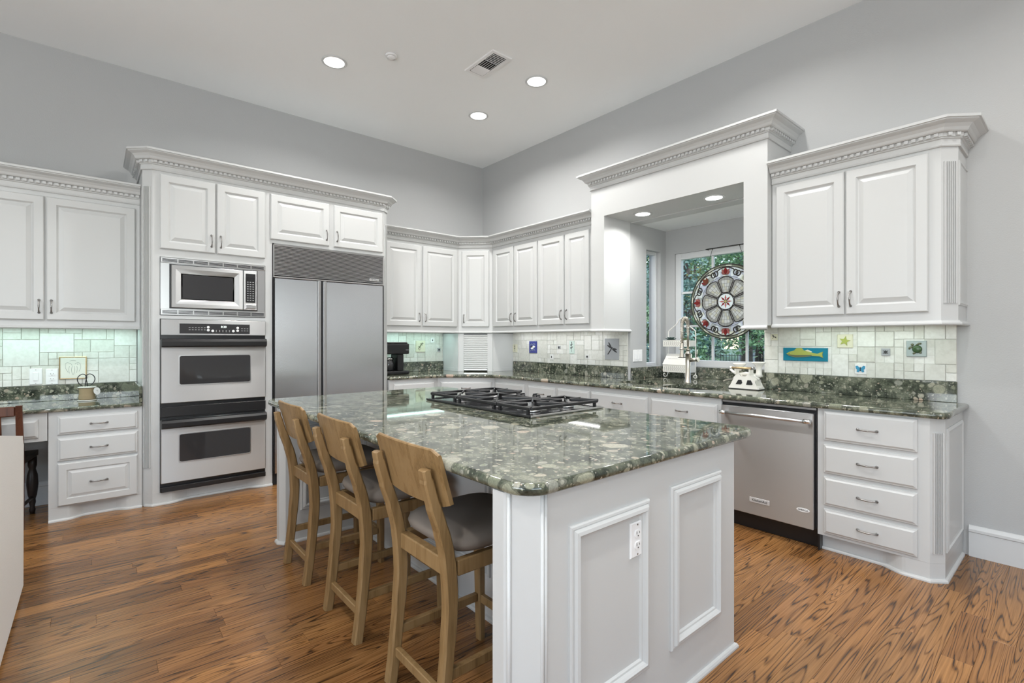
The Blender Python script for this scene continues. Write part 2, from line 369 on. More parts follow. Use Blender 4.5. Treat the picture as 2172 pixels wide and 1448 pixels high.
CROWN=[(0,0),(.010,0),(.013,.006),(.010,.014),(.010,.040),(.018,.044),(.018,.050),(.024,.052),(.024,.072),(.040,.074),(.046,.080),(.052,.094),(.066,.110),(.086,.120),(.092,.124),(.092,.129),(.100,.131),(.100,.146),(0,.146)]
def crown(par,path,z,name='crown_moulding',label=None,ht=.146,ret=False):
    k=ht/.146; o=M().sweep([(a,b*k) for a,b in CROWN],path,z).make(name,WHITE,par)
    for a,b in zip(path,path[1:]):
        m=M(); a=Vector(a); b=Vector(b); d=(b-a); L=d.length; d.normalize(); n=Vector((d.y,-d.x)); c=int(L/.034)
        if c<1: continue
        for i in range(c):
            s0=(i+.5)*L/c; p=a+d*s0
            T=Matrix(((d.x,n.x,0,p.x),(d.y,n.y,0,p.y),(0,0,1,z),(0,0,0,1)))
            m.box(-.010,.010,.0235,.037,.053*k,.071*k,T=T)
        m.make('dentil_moulding',WHITE,o)
    return o
RAIL=[(0,0),(.012,0),(.018,.006),(.018,.014),(.010,.02),(.006,.028),(0,.028)]
def rail(par,path,z): return M().sweep(RAIL,path,z).make('light_rail',WHITE,par)
def flutes(par,p,q,z0,z1,name='fluted_pilaster'):
    p=Vector(p); q=Vector(q); d=q-p; d.normalize(); n=Vector((d.y,-d.x)); p=p+d*.012; q=q-d*.012; w=(q-p).length
    poly=[(0.001,0),(0.001,.011)]; k=5; g=(w-.014)/k
    for i in range(k):
        x=.007+i*g
        poly+=[(x+g*.12,.011),(x+g*.2,.004),(x+g*.5,.0015),(x+g*.8,.004),(x+g*.88,.011)]
    poly+=[(w-.001,.011),(w-.001,0)]
    T=Matrix(((d.x,n.x,0,p.x),(d.y,n.y,0,p.y),(0,0,1,0),(0,0,0,1)))
    o=M().prism(poly,z0,z1,T=T).make(name,WHITE,par); return o
def toepoly(x0,x1,yf,yr,wl,wr,yb,cv=.14,n=8):
    P=[(x0,yb),(x0,yf)]
    for i in range(n+1): t=i/n; P.append((x0+wl+cv*t,yf+(yr-yf)*(t*t*(3-2*t))))
    for i in range(n+1): t=i/n; P.append((x1-wr-cv*(1-t),yr+(yf-yr)*(t*t*(3-2*t))))
    P+=[(x1,yf),(x1,yb)]
    return P
def shoe(par,pts): return M().sweep([(0,0),(.014,0),(.014,.008),(.010,.016),(0,.018)],pts).make('shoe_moulding',WHITE,par)
# ---- tall oven and refrigerator cabinet
X0=.29
tc=thing('tall_cabinet','tall white cabinet with dentil crown framing the ovens and the steel refrigerator','cabinet',(X0,TF,0))
m=M(); ch=.06; w=2.062; dp=YW-TF-.002
m.prism([(0,ch),(ch,0),(.107,0),(.107,dp),(0,dp)],.095,2.66)
m.box(.871,.929,0,dp,.095,2.66)
m.prism([(1.998,dp),(1.998,0),(w-ch,0),(w,ch),(w,dp)],0,2.66)
m.box(.107,.871,0,dp,1.958,2.66).box(.107,.871,0,dp,1.468,1.495).box(.929,1.998,0,dp,2.168,2.66)
m.box(.107,.871,dp-.02,dp,.095,1.958).box(.929,1.998,dp-.02,dp,.095,2.168)
m.make('carcass',WHITE,tc)
tp=toepoly(0.0,.929,0,.055,.17,.06,dp)
tp[1:2]=[(0,ch),(ch,0)]
M().prism(tp,0,.0945).make('base_plinth',WHITE,tc)
shoe(tc,[(ch*.3,ch*.7)]+tp[2:-2]+[tp[-2]])
for a,b,c,d,h in ((.107,.484,2.02,2.605,'R'),(.496,.867,2.02,2.605,'L'),(.911,1.434,2.20,2.602,'R'),(1.480,2.003-.02,2.20,2.602,'L')): front(tc,'door',a,b,c,d,h)
flutes(tc,(0,ch),(ch,0),.30,2.50); flutes(tc,(w-ch,0),(w,ch),.30,2.50)
crown(tc,[(0,dp-.06),(0,ch),(ch,0),(w-ch,0),(w,ch),(w,dp-.06)],2.63)
# ---- microwave
mw=thing('microwave','built-in stainless microwave with vented trim above the double oven','microwave',(.40,TF-.008,0))
M().box(.0,.757,.004,.30,1.499,1.955).make('housing',STEELM,mw)
for z0,z1 in ((1.912,1.952),(1.502,1.545)):
    tk=M().box(0,.757,-.006,.004,z0,z1,.002).make('trim_kit',STEELM,mw); z0+=.006; z1-=.008; m=M()
    for i in range(7):
        for k in range(3): zz=z0+(z1-z0)*(k+.5)/3; m.box(.012+i*.106,.012+i*.106+.098,-.0075,-.0055,zz-.0028,zz+.0028)
    m.make('vent_slot',BLACK,tk)
M().box(.058,.696,-.0035,.004,1.551,1.905).make('black_gasket',BLACK,mw)
d=M().panel(.068,.580,1.558,1.898,[(0,0),(0,.016),(.004,.02),(.030,.02),(.066,.010)],y=-.002).make('door',STEEL,mw)
M().box(.145,.503,-.0135,-.0115,1.632,1.825,.0).make('window',BGLASS,d)
c=M().panel(.583,.688,1.558,1.898,[(0,0),(0,.016),(.004,.02)],y=-.002).make('control_panel',STEEL,mw)
M().box(.598,.676,-.0235,-.021,1.622,1.872,.001).make('keypad',BLACK,c)
m=M(); random.seed(2)
for i in range(9):
    for j in range(3):
        x=.609+j*.021; z=1.640+i*.0195; m.box(x,x+.012,-.0245,-.0230,z,z+.006)
m.make('key_print',GREYK,c)
M().box(.612,.66,-.0242,-.0232,1.842,1.858).make('display',BGLASS,c)
M().panel(.598,.676,1.572,1.606,[(0,0),(0,.004),(.003,.006)],y=-.0215).make('open_button',STEELM,c)
# ---- double oven
ov=thing('double_oven','stainless double wall oven with two black handles and dark windows','oven',(.40,TF-.010,0))
M().box(0,.757,.006,.45,.098,1.464).make('housing',BLACK,ov)
c=M().box(0,.757,-.022,.006,1.338,1.464,.003).make('control_panel',STEEL,ov)
M().panel(.12,.630,1.352,1.432,[(0,0),(0,.002),(.002,.003)],y=-.022).make('display_panel',BGLASS,c)
for x,z in ((.32,1.404),(.32,1.380),(.352,1.374),(.503,1.374),(.536,1.402),(.536,1.378)): M().lathe([(.0105,0),(.0105,.003),(.008,.005)],n=14,T=Matrix.Translation((x,-.025,z))@Matrix.Rotation(R(90),4,'X')).make('button',PLAST,c)
m=M()
for i in range(6):
    for k in range(2):
        m.box(.185+i*.021,.185+i*.021+.012,-.026,-.0248,1.380+k*.018,1.384+k*.018)
m.make('key_print',GREYK,c); m=M()
for i in range(3):
    for k in range(2): m.box(.563+i*.021,.575+i*.021,-.026,-.0248,1.376+k*.018,1.380+k*.018)
m.make('key_print',GREYK,c); m=M()
for i in range(5):
    for k in range(2): m.box(.375+i*.024,.381+i*.024,-.026,-.0248,1.366+k*.010,1.371+k*.010)
m.make('key_print',GREYK,c)
txt('clock_digits','8:20',.024,c,DIGIT,(.432,-.0255,1.408),FRONT)
def oven_door(z0,z1,w0,w1,hz):
    d=M().box(0,.757,-.030,.004,z0,z1,.004).make('oven_door',STEEL,ov)
    L=[]
    def rr(i,y,r=.014): 
        x0,x1,a,b=.122+i,.633-i,w0+i,w1-i; P=[]
        for cx,cz,s in ((x1-r,b-r,0),(x0+r,b-r,90),(x0+r,a+r,180),(x1-r,a+r,270)):
            for k in range(5): an=R(s+k*22.5); P.append((cx+r*math.cos(an),y,cz+r*math.sin(an)))
        return P
    M().loops([rr(-.006,-.029),rr(-.006,-.033),rr(0,-.033),rr(.002,-.030)],True,False).make('window_trim',STEELM,d)
    M().loops([rr(.001,-.0305),rr(.001,-.0315)]).make('window',BGLASS,d)
    h=M(); L=[]
    for x in (0,.004,.753,.757):
        k=.9 if x in (0,.757) else 1
        L.append([(x,-.030-.0*k,hz-.030),(x,-.060*k,hz-.034*k),(x,-.074*k,hz-.022*k),(x,-.076*k,hz+.010*k),(x,-.066*k,hz+.030*k),(x,-.034,hz+.034)])
    h.loops(L); h.make('handle',BLACK,d)['label']='full width black handle'
oven_door(.800,1.305,.942,1.172,1.276)
M().box(0,.757,-.024,.004,.690,.772,.004).make('vent_panel',BLACK,ov)
oven_door(.170,.670,.328,.546,.637)
M().box(0,.757,-.024,.004,.100,.140,.004).make('toe_trim',BLACK,ov)
# ---- refrigerator
fr=thing('refrigerator','built-in side by side stainless refrigerator under a louvred steel grille','refrigerator',(1.223,TF-.004,0))
M().box(0,1.06,.006,.55,0.002,2.162).make('housing',DARK,fr)
g=M().box(.0,1.06,-.004,.005,1.874,2.162,.001).make('grille',BLACK,fr)
m=M()
for i in range(22):
    z=1.882+i*.0125; T=Matrix.Translation((0,-.008,z+.004)); m.box(.010,1.05,-.006,.002,-.003,.003,.0008,T=T)
m.make('louvre',STEELM,g)
m=M().box(0,.009,-.014,.004,1.874,2.162).box(1.051,1.06,-.014,.004,1.874,2.162).box(0,1.06,-.014,.004,2.154,2.162); m.make('grille_frame',STEELM,g)
M().box(.905,1.005,-.018,-.010,1.898,1.922,.001).make('badge',CHROME2,g)
txt('badge_lettering','SUB-ZERO',.017,g,INK,(.955,-.0182,1.910),FRONT)
M().box(0,1.06,-.018,.004,1.860,1.872,.002).make('top_strip',STEELM,fr)
for a,b in ((.010,.386),(.470,1.050)):
    d=M().box(a,b,-.018,.004,.10,1.856,.004).make('door',STEELV,fr)
    hx=b if a<.2 else a
    s=1 if a<.2 else -1
    m=M().box(hx,hx+s*.032,-.034,-.002,.10,1.856,.005); m.make('handle',STEELM,d)['label']='full height steel edge handle'
M().box(.0,1.06,-.016,.004,.10,1.856).box(0,.01,-.02,.004,.1,1.856).make('door_gasket',BLACK,fr)
M().box(0,1.06,.03,.05,.002,.096).make('toe_grille',BLACK,fr)
# ---- desk: base unit, apron, countertop, upper cabinet
DF=4.79
db=thing('desk_base_cabinet','white desk base with three drawers left of the oven tower','cabinet',(-.245,DF,0))
wd=X0-.003+.245
m=M().box(0,wd,0,YW-DF-.002,.10,.785); m.make('carcass',WHITE,db)
tp=toepoly(0,wd,-.0,.05,.10,.07,YW-DF-.03,.10); M().prism(tp,0,.0995).make('base_plinth',WHITE,db); shoe(db,tp[1:-1])
front(db,'drawer',.047,.505,.619,.753,'H'); front(db,'drawer',.047,.505,.431,.597,'H'); front(db,'pdrawer',.047,.505,.108,.415,'H')
ap=thing('desk_apron','white pencil drawer apron over the desk knee space','drawer',(-1.25,DF,0))
M().box(0,1.0,0,.03,.585,.785).make('apron_panel',WHITE,ap); front(ap,'drawer',.42,.955,.612,.742); front(ap,'drawer',.0,.38,.612,.742)
db2=thing('desk_base_cabinet','white desk base cabinet at the far left beyond the sofa','cabinet',(-1.95,DF,0))
M().box(0,.695,0,YW-DF-.03,0,.785).make('carcass',WHITE,db2)
def rect_round(poly,rads,n=6):
    out=[]
    k=len(poly)
    for i,p in enumerate(poly):
        r=rads.get(i,0)
        if not r: out.append(tuple(p)); continue
        P=Vector(p); a=(Vector(poly[i-1])-P).normalized(); b=(Vector(poly[(i+1)%k])-P).normalized()
        ang=a.angle(b); t=r/math.tan(ang/2); c=P+(a+b).normalized()*(r/math.sin(ang/2)); s=P+a*t; e=P+b*t
        a0=math.atan2(s.y-c.y,s.x-c.x); a1=math.atan2(e.y-c.y,e.x-c.x); dd=(a1-a0+PI)%(2*PI)-PI
        for j in range(n+1): q=a0+dd*j/n; out.append((c.x+r*math.cos(q),c.y+r*math.sin(q)))
    return out
def offs(poly,d):
    k=len(poly); out=[]
    for i in range(k):
        p=Vector(poly[i]); a=(p-Vector(poly[i-1])); b=(Vector(poly[(i+1)%k])-p)
        a=a.normalized() if a.length>1e-9 else b.normalized(); b=b.normalized() if b.length>1e-9 else a
        n=Vector((-a.y,a.x))+Vector((-b.y,b.x)); n=n/(n.length_squared/2) if n.length>1e-6 else Vector((-a.y,a.x)); out.append((p.x+n.x*d,p.y+n.y*d))
    return out
def slab(poly,z1,th,holes=(),bull=True):        # ccw polygon
    m=M(); r=th/2; L=[]
    if bull:
        for i in range(9):
            a=R(-90+22.5*i); L.append([(x,y,z1-r+r*math.sin(a)) for x,y in offs(poly,r*.75*(1-math.cos(a)))])
    else: L=[[(x,y,z1-th) for x,y in poly],[(x,y,z1) for x,y in poly]]
    VS=[[m.b.verts.new(p) for p in l] for l in L]; n=len(poly)
    for a,b in zip(VS,VS[1:]):
        for i in range(n): m.face((a[i],a[(i+1)%n],b[(i+1)%n],b[i]),0,bull)
    H=[]
    for h in holes:
        a=[m.b.verts.new((x,y,z1-th)) for x,y in h]; b=[m.b.verts.new((x,y,z1)) for x,y in h]; k=len(h); H.append((a,b))
        for i in range(k): m.face((a[i],b[i],b[(i+1)%k],a[(i+1)%k]))
    for top in (0,1):
        ring=VS[-1] if top else VS[0]; E=[]
        rings=[ring]+[q[top] for q in H]
        for rg in rings:
            for i in range(len(rg)):
                e=m.b.edges.get((rg[i],rg[(i+1)%len(rg)])) or m.b.edges.new((rg[i],rg[(i+1)%len(rg)])); E.append(e)
        bmesh.ops.triangle_fill(m.b,use_beauty=True,use_dissolve=False,edges=E)
    return m
dc=thing('desk_countertop','green granite desk countertop with upstand under the left wall cabinet','countertop',(0,0,0))
slab([(-1.95,DF-.03),(X0-.003,DF-.03),(X0-.003,YW-.002),(-1.95,YW-.002)],ZD,.03).make('slab',GRAN,dc)
M().box(-1.95,X0-.003,YW-.024,YW-.002,ZD+.0005,.940,.002).box(X0-.022,X0-.003,DF-.02,YW-.025,ZD+.0005,.940,.002).make('upstand',GRAN,dc)
du=thing('wall_cabinet','white two door wall cabinet above the desk left of the tall oven cabinet','cabinet',(-1.25,UFL,0))
wu=X0-.003+1.25
M().box(0,wu,0,YW-UFL-.002,1.41,2.42).make('carcass',WHITE,du)
front(du,'door',.983,1.507,1.447,2.361,'L'); front(du,'door',.455,.972,1.447,2.361,'R')
rail(du,[(0,0),(wu,0)],1.384); crown(du,[(0,0),(wu,0)],2.395)
# ---- corner run of wall cabinets
cl=thing('wall_cabinet','white two door wall cabinet right of the refrigerator above the coffee maker','cabinet',(2.355,UFL,0))
wl=3.41-2.355-.001
M().box(0,wl,0,YW-UFL-.002,1.41,2.42).make('carcass',WHITE,cl)
front(cl,'door',.075,.525,1.46,2.385,'R'); front(cl,'door',.549,1.022,1.46,2.385,'L')
cc=thing('corner_wall_cabinet','white diagonal corner wall cabinet above the roll-up appliance garage','cabinet',(3.41,UFL,0))
dx,dy=UF-3.41,4.722-UFL; ld=math.hypot(dx,dy); ad=math.atan2(dy,dx)
M().prism([(0,YW-UFL-.002),(0,0),(dx,dy),(XW-3.412,dy),(XW-3.412,YW-UFL-.002)],1.41,2.42).make('carcass',WHITE,cc)
d=front(cc,'door',.04,ld-.04,1.46,2.385,'L'); d.rotation_euler=(0,0,ad)
d.location=(0,0,0)
c1=thing('wall_cabinet','white two door wall cabinet on the right wall next to the diagonal corner cabinet','cabinet',(UF,4.7205,0),RW)
M().box(0,.809,0,XW-UF-.002,1.41,2.42).make('carcass',WHITE,c1)
front(c1,'door',.036,.404,1.46,2.383,'R'); front(c1,'door',.421,.800,1.46,2.383,'L')
c2=thing('wall_cabinet','white two door wall cabinet against the left side of the window surround','cabinet',(UF,3.911,0),RW)
M().box(0,.809,0,XW-UF-.002,1.41,2.42).make('carcass',WHITE,c2)
front(c2,'door',.013,.394,1.46,2.383,'R'); front(c2,'door',.413,.737,1.46,2.383,'L')
cr=thing('cabinet_crown','continuous white crown moulding over the corner run of wall cabinets','moulding',(0,0,0))
cpath=[(2.356,UFL),(3.41,UFL),(UF,4.722),(UF,3.103)]
crown(cr,cpath,2.4205,ht=.128)
rail(cr,cpath,1.382)
# ---- window surround
vs=thing('window_surround','white boxed window surround with crown and two soffit lights over the sink','valance',(VF,3.100,0),RW)
w=3.100-1.482; dv=XW-VF-.002
m=M().box(0,.156,0,dv,1.405,2.73).box(1.450,w,0,dv,1.405,2.73).box(.156,1.450,0,dv,2.458,2.73); m.make('surround_body',WHITE,vs)
M().box(.160,1.446,dv+.0015,dv+.142,2.450,2.4575).make('soffit_board',WHITE,vs)
M().sweep(RAIL,[(0,0),(.156,0),(.156,dv)],1.377).make('light_rail',WHITE,vs); M().sweep(RAIL,[(1.450,dv),(1.450,0),(w,0)],1.377).make('light_rail',WHITE,vs)
crown(vs,[(0,dv),(0,0),(w,0),(w,dv)],2.722)
# ---- right wall cabinet
rc=thing('wall_cabinet','large white two door wall cabinet with fluted corner over the sea life tiles','cabinet',(UF,1.478,0),RW)
w=1.478-.492; ch=.065; dv=XW-UF-.002
M().prism([(0,dv),(0,0),(w-ch,0),(w,ch),(w,dv)],1.41,2.42).make('carcass',WHITE,rc)
front(rc,'door',.031,.447,1.463,2.385,'R'); front(rc,'door',.456,.867,1.463,2.385,'L')
flutes(rc,(w-ch,0),(w,ch),1.51,2.32)
p=[(0,0),(w-ch,0),(w,ch),(w,dv)]; rail(rc,p,1.384); crown(rc,p,2.405)
pn=M().panel(.02,dv-.02,1.50,2.33,[(0,0),(0,.004),(.012,.008),(.016,.003),(.03,.002)]).make('side_panel',WHITE,rc); pn.rotation_euler=(0,0,R(90)); pn.location=(w,ch-.01,0)
# ---- base cabinets on the right wall (built from the near end)
def base(label,y0,y1,fronts,ch=0,toe=True,z1=ZC-.036,name='base_cabinet',top=None):
    b=thing(name,label,'cabinet',(BF,y1,0),RW); w=y1-y0-.001; dp=XW-BF-.002
    if ch: M().prism([(0,dp),(0,0),(w-ch,0),(w,ch),(w,dp)],.10,z1).make('carcass',WHITE,b)
    else: M().box(0,w,0,dp,.10,top or z1).make('carcass',WHITE,b)
    for f in fronts: front(b,*f)
    return b,w,dp
b,w,dp=base('white four drawer base cabinet with fluted corner at the right end of the counter',.505,1.098,
  [('drawer',.035,.487,.687,.868,'H'),('drawer',.035,.487,.487,.662,'H'),('drawer',.035,.487,.290,.465,'H'),('drawer',.035,.487,.118,.268,'H')],ch=.055)
tp=toepoly(0,w,0,.055,0.0,.16,dp,.13); tp[1]=(0,.055); tp=[q for i,q in enumerate(tp) if not(2<=i<=9)]
tp=tp[:-2]+[(w-.055,0),(w,.055),(w,dp)]
M().prism(tp,0,.0995).make('base_plinth',WHITE,b); shoe(b,tp[1:-1]+[(w,dp-.03)])
flutes(b,(w-.055,0),(w,.055),.155,.80)
pn=M().panel(.03,dp-.09,.15,.82,[(0,0),(0,.004),(.014,.010),(.020,.004),(.034,.002)]).make('side_panel',WHITE,b); pn.rotation_euler=(0,0,R(90)); pn.location=(w,.055,0)
M().box(.001,.012,.0,.05,.002,.0995).make('plinth_end',BLACK,b)
b,w,dp=base('white sink base cabinet with two wide false drawer fronts beside the dishwasher',1.711,2.925,
  [('drawer',.635,1.188,.690,.835,'H'),('drawer',.010,.604,.690,.835,'H'),('door',.635,1.188,.13,.66,'L'),('door',.010,.604,.13,.66,'R')],top=.68)
M().box(0,w,0,.02,.68,ZC-.036).make('face_rail',WHITE,b); M().box(0,w,.06,dp,0,.0995).make('base_plinth',WHITE,b)
b,w,dp=base('white base cabinet with two small drawers between the sink and the corner unit',2.926,3.78,
  [('drawer',.025,.415,.690,.835,'H'),('drawer',.445,.845,.690,.835,'H'),('door',.025,.415,.13,.66,'R'),('door',.445,.845,.13,.66,'L')])
M().box(0,w,.06,dp,0,.0995).make('base_plinth',WHITE,b)
b,w,dp=base('white single drawer base cabinet right of the corner base unit',3.781,4.325,[('drawer',.02,.51,.690,.835,'H'),('door',.02,.51,.13,.66,'L')])
M().box(0,w,.06,dp,0,.0995).make('base_plinth',WHITE,b)
cb=thing('corner_base_cabinet','white diagonal corner base cabinet with one wide drawer','cabinet',(2.945,TF+.005,0))
dx,dy=BF-2.945,4.326-(TF+.005); ld=math.hypot(dx,dy); ad=math.atan2(dy,dx); yy=YW-TF-.008
M().prism([(0,yy),(0,0),(dx,dy),(XW-2.947,dy),(XW-2.947,yy)],.0,ZC-.036).make('carcass',WHITE,cb)
for k in (('drawer',.03,ld-.03,.690,.835,'H'),('door',.03,ld-.03,.13,.66,'L')): d=front(cb,*k); d.rotation_euler=(0,0,ad); d.location=(0,0,0)
lb=thing('base_cabinet','white base cabinet with one drawer beside the refrigerator under the coffee maker','cabinet',(2.355,TF+.005,0))
M().box(0,.588,0,yy,.0,ZC-.036).make('carcass',WHITE,lb); front(lb,'drawer',.045,.545,.690,.840); front(lb,'door',.045,.545,.13,.66,'R')
# ---- dishwasher
dw=thing('dishwasher','stainless dishwasher with bar handle between the sink base and the drawer base','dishwasher',(BF,1.707,0),RW)
M().box(.004,.602,.010,.56,.118,.872).make('housing',BLACK,dw)
M().box(.004,.602,-.004,.008,.862,.876,.001).make('top_trim',STEELM,dw)
d=M().box(.006,.594,-.026,.008,.120,.842,.004).make('door',STEEL,dw)
m=M(); m.tube([(.035,-.066,.795),(.570,-.066,.795)],.0115,16)
h=m.make('handle',STEELM,d)
for x in (.035,.570): m=M(); m.tube([(x-.02,-.066,.795),(x+.02,-.066,.795)],.0145,16); m.box(x-.012,x+.012,-.068,-.026,.785,.806,.003); m.make('handle_bracket',CHROME2,h)
bd=M().box(.205,.335,-.0285,-.0258,.205,.238,.001).make('name_plate',mat('silver_plate',(.6,.6,.6),.4,.2),d); txt('lettering','KitchenAid',.023,bd,INK,(.27,-.0287,.2215),FRONT,sx=.95)
m=M(); m.prism([(.038*math.cos(a*PI/16),.0125*math.sin(a*PI/16)) for a in range(32)],0,.0022,T=Matrix.Translation((.535,-.0258,.232))@Matrix.Rotation(R(90),4,'X'))
ob=m.make('oval_badge',PLAST,d); txt('lettering','AMERICA',.014,ob,INK,(.535,-.0282,.232),FRONT)
M().box(.004,.602,.045,.06,.002,.117).make('toe_kick',BLACK,dw)
# ---- main countertop with sink holes
def rrect(x0,x1,y0,y1,r,n=6): return rect_round([(x0,y0),(x1,y0),(x1,y1),(x0,y1)],{0:r,1:r,2:r,3:r},n)
S1=rrect(3.54,3.97,1.90,2.33,.13); S2=rrect(3.62,4.02,2.39,2.83,.13)
poly=[(3.385,.478),(XW-.002,.478),(XW-.002,1.652),(XB-.002,1.652),(XB-.002,2.942),(XW-.002,2.942),(XW-.002,YW-.002),(2.355,YW-.002),(2.355,TF-.027),(2.93,TF-.027),(3.385,4.305)]
poly=rect_round(poly,{0:.07,9:.35,10:.35},8)
kc=thing('kitchen_countertop','dark green pebbled granite countertop running from the refrigerator round the corner past the sink','countertop',(0,0,0))
slab(poly,ZC,.035,[S1[::-1],S2[::-1]]).make('slab',GRAN,kc)
m=M(); e=.0006
m.box(XW-.024,XW-.003,.53,1.648,ZC+e,1.042,.002)
m.make('upstand',GRAN,kc)
M().box(XW-.024,XW-.003,2.972,4.70,ZC+e,1.034,.002).make('upstand',GRAN,kc)
M().box(2.357,3.395,YW-.024,YW-.003,ZC+e,1.030,.002).make('upstand',GRAN,kc)
M().box(XB-.022,XB-.003,1.655,2.940,ZC+e,1.026,.002).box(XW+.0,XB-.023,2.920,2.9415,ZC+e,1.026,.002).make('upstand',GRAN,kc)
sk=thing('sink','dark double bowl undermount sink in the granite below the window','sink',(0,0,0))
def bowl(P,name):
    L=[]
    for d,z in ((-.0,ZC-.0365),(.004,ZC-.06),(.012,ZC-.19),(.05,ZC-.215)): L.append([(x,y,z) for x,y in offs(P,d)])
    o=[[(x,y,z) for x,y in offs(P,d)] for d,z in ((-.02,ZC-.0365),(-.02,ZC-.22))]
    M().loops([o[1],o[0]]+L,True,True,sm=False).make(name,SINKM,sk)
bowl(S1,'bowl'); bowl(S2,'bowl')
# ---- appliance garage in the corner
ag=thing('appliance_garage','white corner appliance garage with roll-up tambour door','cabinet',(3.41,UFL,0))
dx,dy=UF-3.41,4.722-UFL; ld=math.hypot(dx,dy); ad=math.atan2(dy,dx); zb,zt=ZC+.001,1.379
for bx,b2 in (((-.012,.0,.0,YW-UFL-.003),(-.0165,-.0122,.0,.32)),((dx,XW-3.412,dy-.012,dy),(dx,XW-3.44,dy-.017,dy-.0122))):
    sp=M().box(*bx,zb,zt).make('side_panel',WHITE,ag); M().box(*b2,zb,.955).make('base_trim',WHITE,sp)
for q in (0,ld-.062): M().box(q,q+.062,0,.018,zb,zt).make('face_frame',WHITE,ag,None,(0,0,ad))
m=M(); n=18
for i in range(n):
    z=zb+.035+(zt-zb-.05)*i/n; hh=(zt-zb-.05)/n
    L=[]
    for x in (.063,ld-.063): L.append([(x,.016,z),(x,.006,z+.001),(x,.003,z+hh*.3),(x,.003,z+hh*.7),(x,.006,z+hh-.001),(x,.016,z+hh)])
    m.loops(L)
o=m.make('tambour_door',WHITE,ag); o.rotation_euler=(0,0,ad)
M().box(.063,ld-.063,.001,.016,zb+.012,zb+.034,.002).make('pull_bar',CHROME,o)
M().box(.063,ld-.063,.006,.016,zt-.018,zt-.002).make('top_gap',BLACK,o)
# ================================================================ ISLAND
IX0,IX1,IY0,IY1=.862,2.065,.979,3.40; ZT=ZI-.036
isl=thing('kitchen_island','white panelled kitchen island with recessed stool side under a green granite top','island',(0,0,0))
c=.072
M().prism([(IX0,IY0+c),(IX0+c,IY0),(IX1,IY0),(IX1,IY0+.12),(IX0,IY0+.12)],0,ZT).make('end_panel',WHITE,isl)
M().prism([(.90,IY1),(.90,IY1-.05),(.93,IY1-.085),(IX1,IY1-.085),(IX1,IY1)],0,ZT).make('end_panel',WHITE,isl)
M().box(1.40,IX1,IY0+.1205,IY1-.0855,.0,ZT).make('carcass',WHITE,isl)
M().tube([(IX0+.010,IY0+c-.012,0),(IX0+.010,IY0+c-.012,ZT)],.006,10).make('corner_bead',WHITE,isl)
m=M()
for x in (IX0+c+.006,IX0+c+.018): m.tube([(x,IY0-.001,.0),(x,IY0-.001,ZT)],.006,10)
m.make('corner_bead',WHITE,isl)
MOLD=[(0,0),(0,.007),(.004,.011),(.010,.012),(.014,.010),(.020,.020),(.030,.022),(.036,.016),(.040,.008),(.046,.007),(.050,.0)]
def picture_mould(x0,x1,z0,z1,par,face,T=None):
    L=[[(x0+i,face-o,z0+i),(x1-i,face-o,z0+i),(x1-i,face-o,z1-i),(x0+i,face-o,z1-i)] for i,o in MOLD]
    if T: L=[[T@Vector(p) for p in l] for l in L]
    return M().loops(L,False,False).make('panel_moulding',WHITE,par)
picture_mould(1.045,1.440,.185,.760,isl,IY0); picture_mould(1.572,1.938,.185,.772,isl,IY0)
T=Matrix.Translation((1.40,0,0))@Matrix.Rotation(RW,4,'Z')
for a,b in ((-3.20,-2.55),(-2.43,-1.80),(-1.68,-1.18)): picture_mould(-b,-a,.20,.76,isl,0,Matrix(((0,1,0,1.40),(1,0,0,0),(0,0,1,0),(0,0,0,1))))
picture_mould(1.02,1.34,.20,.76,isl,IY1-.085)
shoe(isl,[(IX0,IY0+.12),(IX0,IY0+c),(IX0+c,IY0),(IX1,IY0),(IX1,IY0+.3)])
shoe(isl,[(1.40,IY1-.09),(1.40,IY0+.122)]); shoe(isl,[(.93,IY1-.085),(1.39,IY1-.085)]); shoe(isl,[(.90,IY1),(.90,IY1-.05),(.93,IY1-.085)])
for k in range(3):
    yy=IY1-.05-.75*k; T=Matrix.Translation((IX1,yy,0))
for k in range(3):
    d=M().panel(.02,.72,.13,.66,DOOR).make('door',WHITE,isl,(IX1+.0005,IY0+.14+.75*k,0),(0,0,R(90)))
    e_=M().panel(.02,.72,.69,.85,DRAW).make('drawer_front',WHITE,isl,(IX1+.0005,IY0+.14+.75*k,0),(0,0,R(90)))
    handle(e_,.37,-.02,.77,False); handle(d,.69,-.02,.56,True)
ic=thing('island_countertop','large polished green marinace granite island top with rounded corners and pink pebbles','countertop',(0,0,0))
slab(rect_round([(.853,.945),(2.225,.945),(2.225,3.50),(.853,3.50)],{0:.09,1:.09,2:.09,3:.09},8),ZI,.035).make('slab',GRAN,ic)
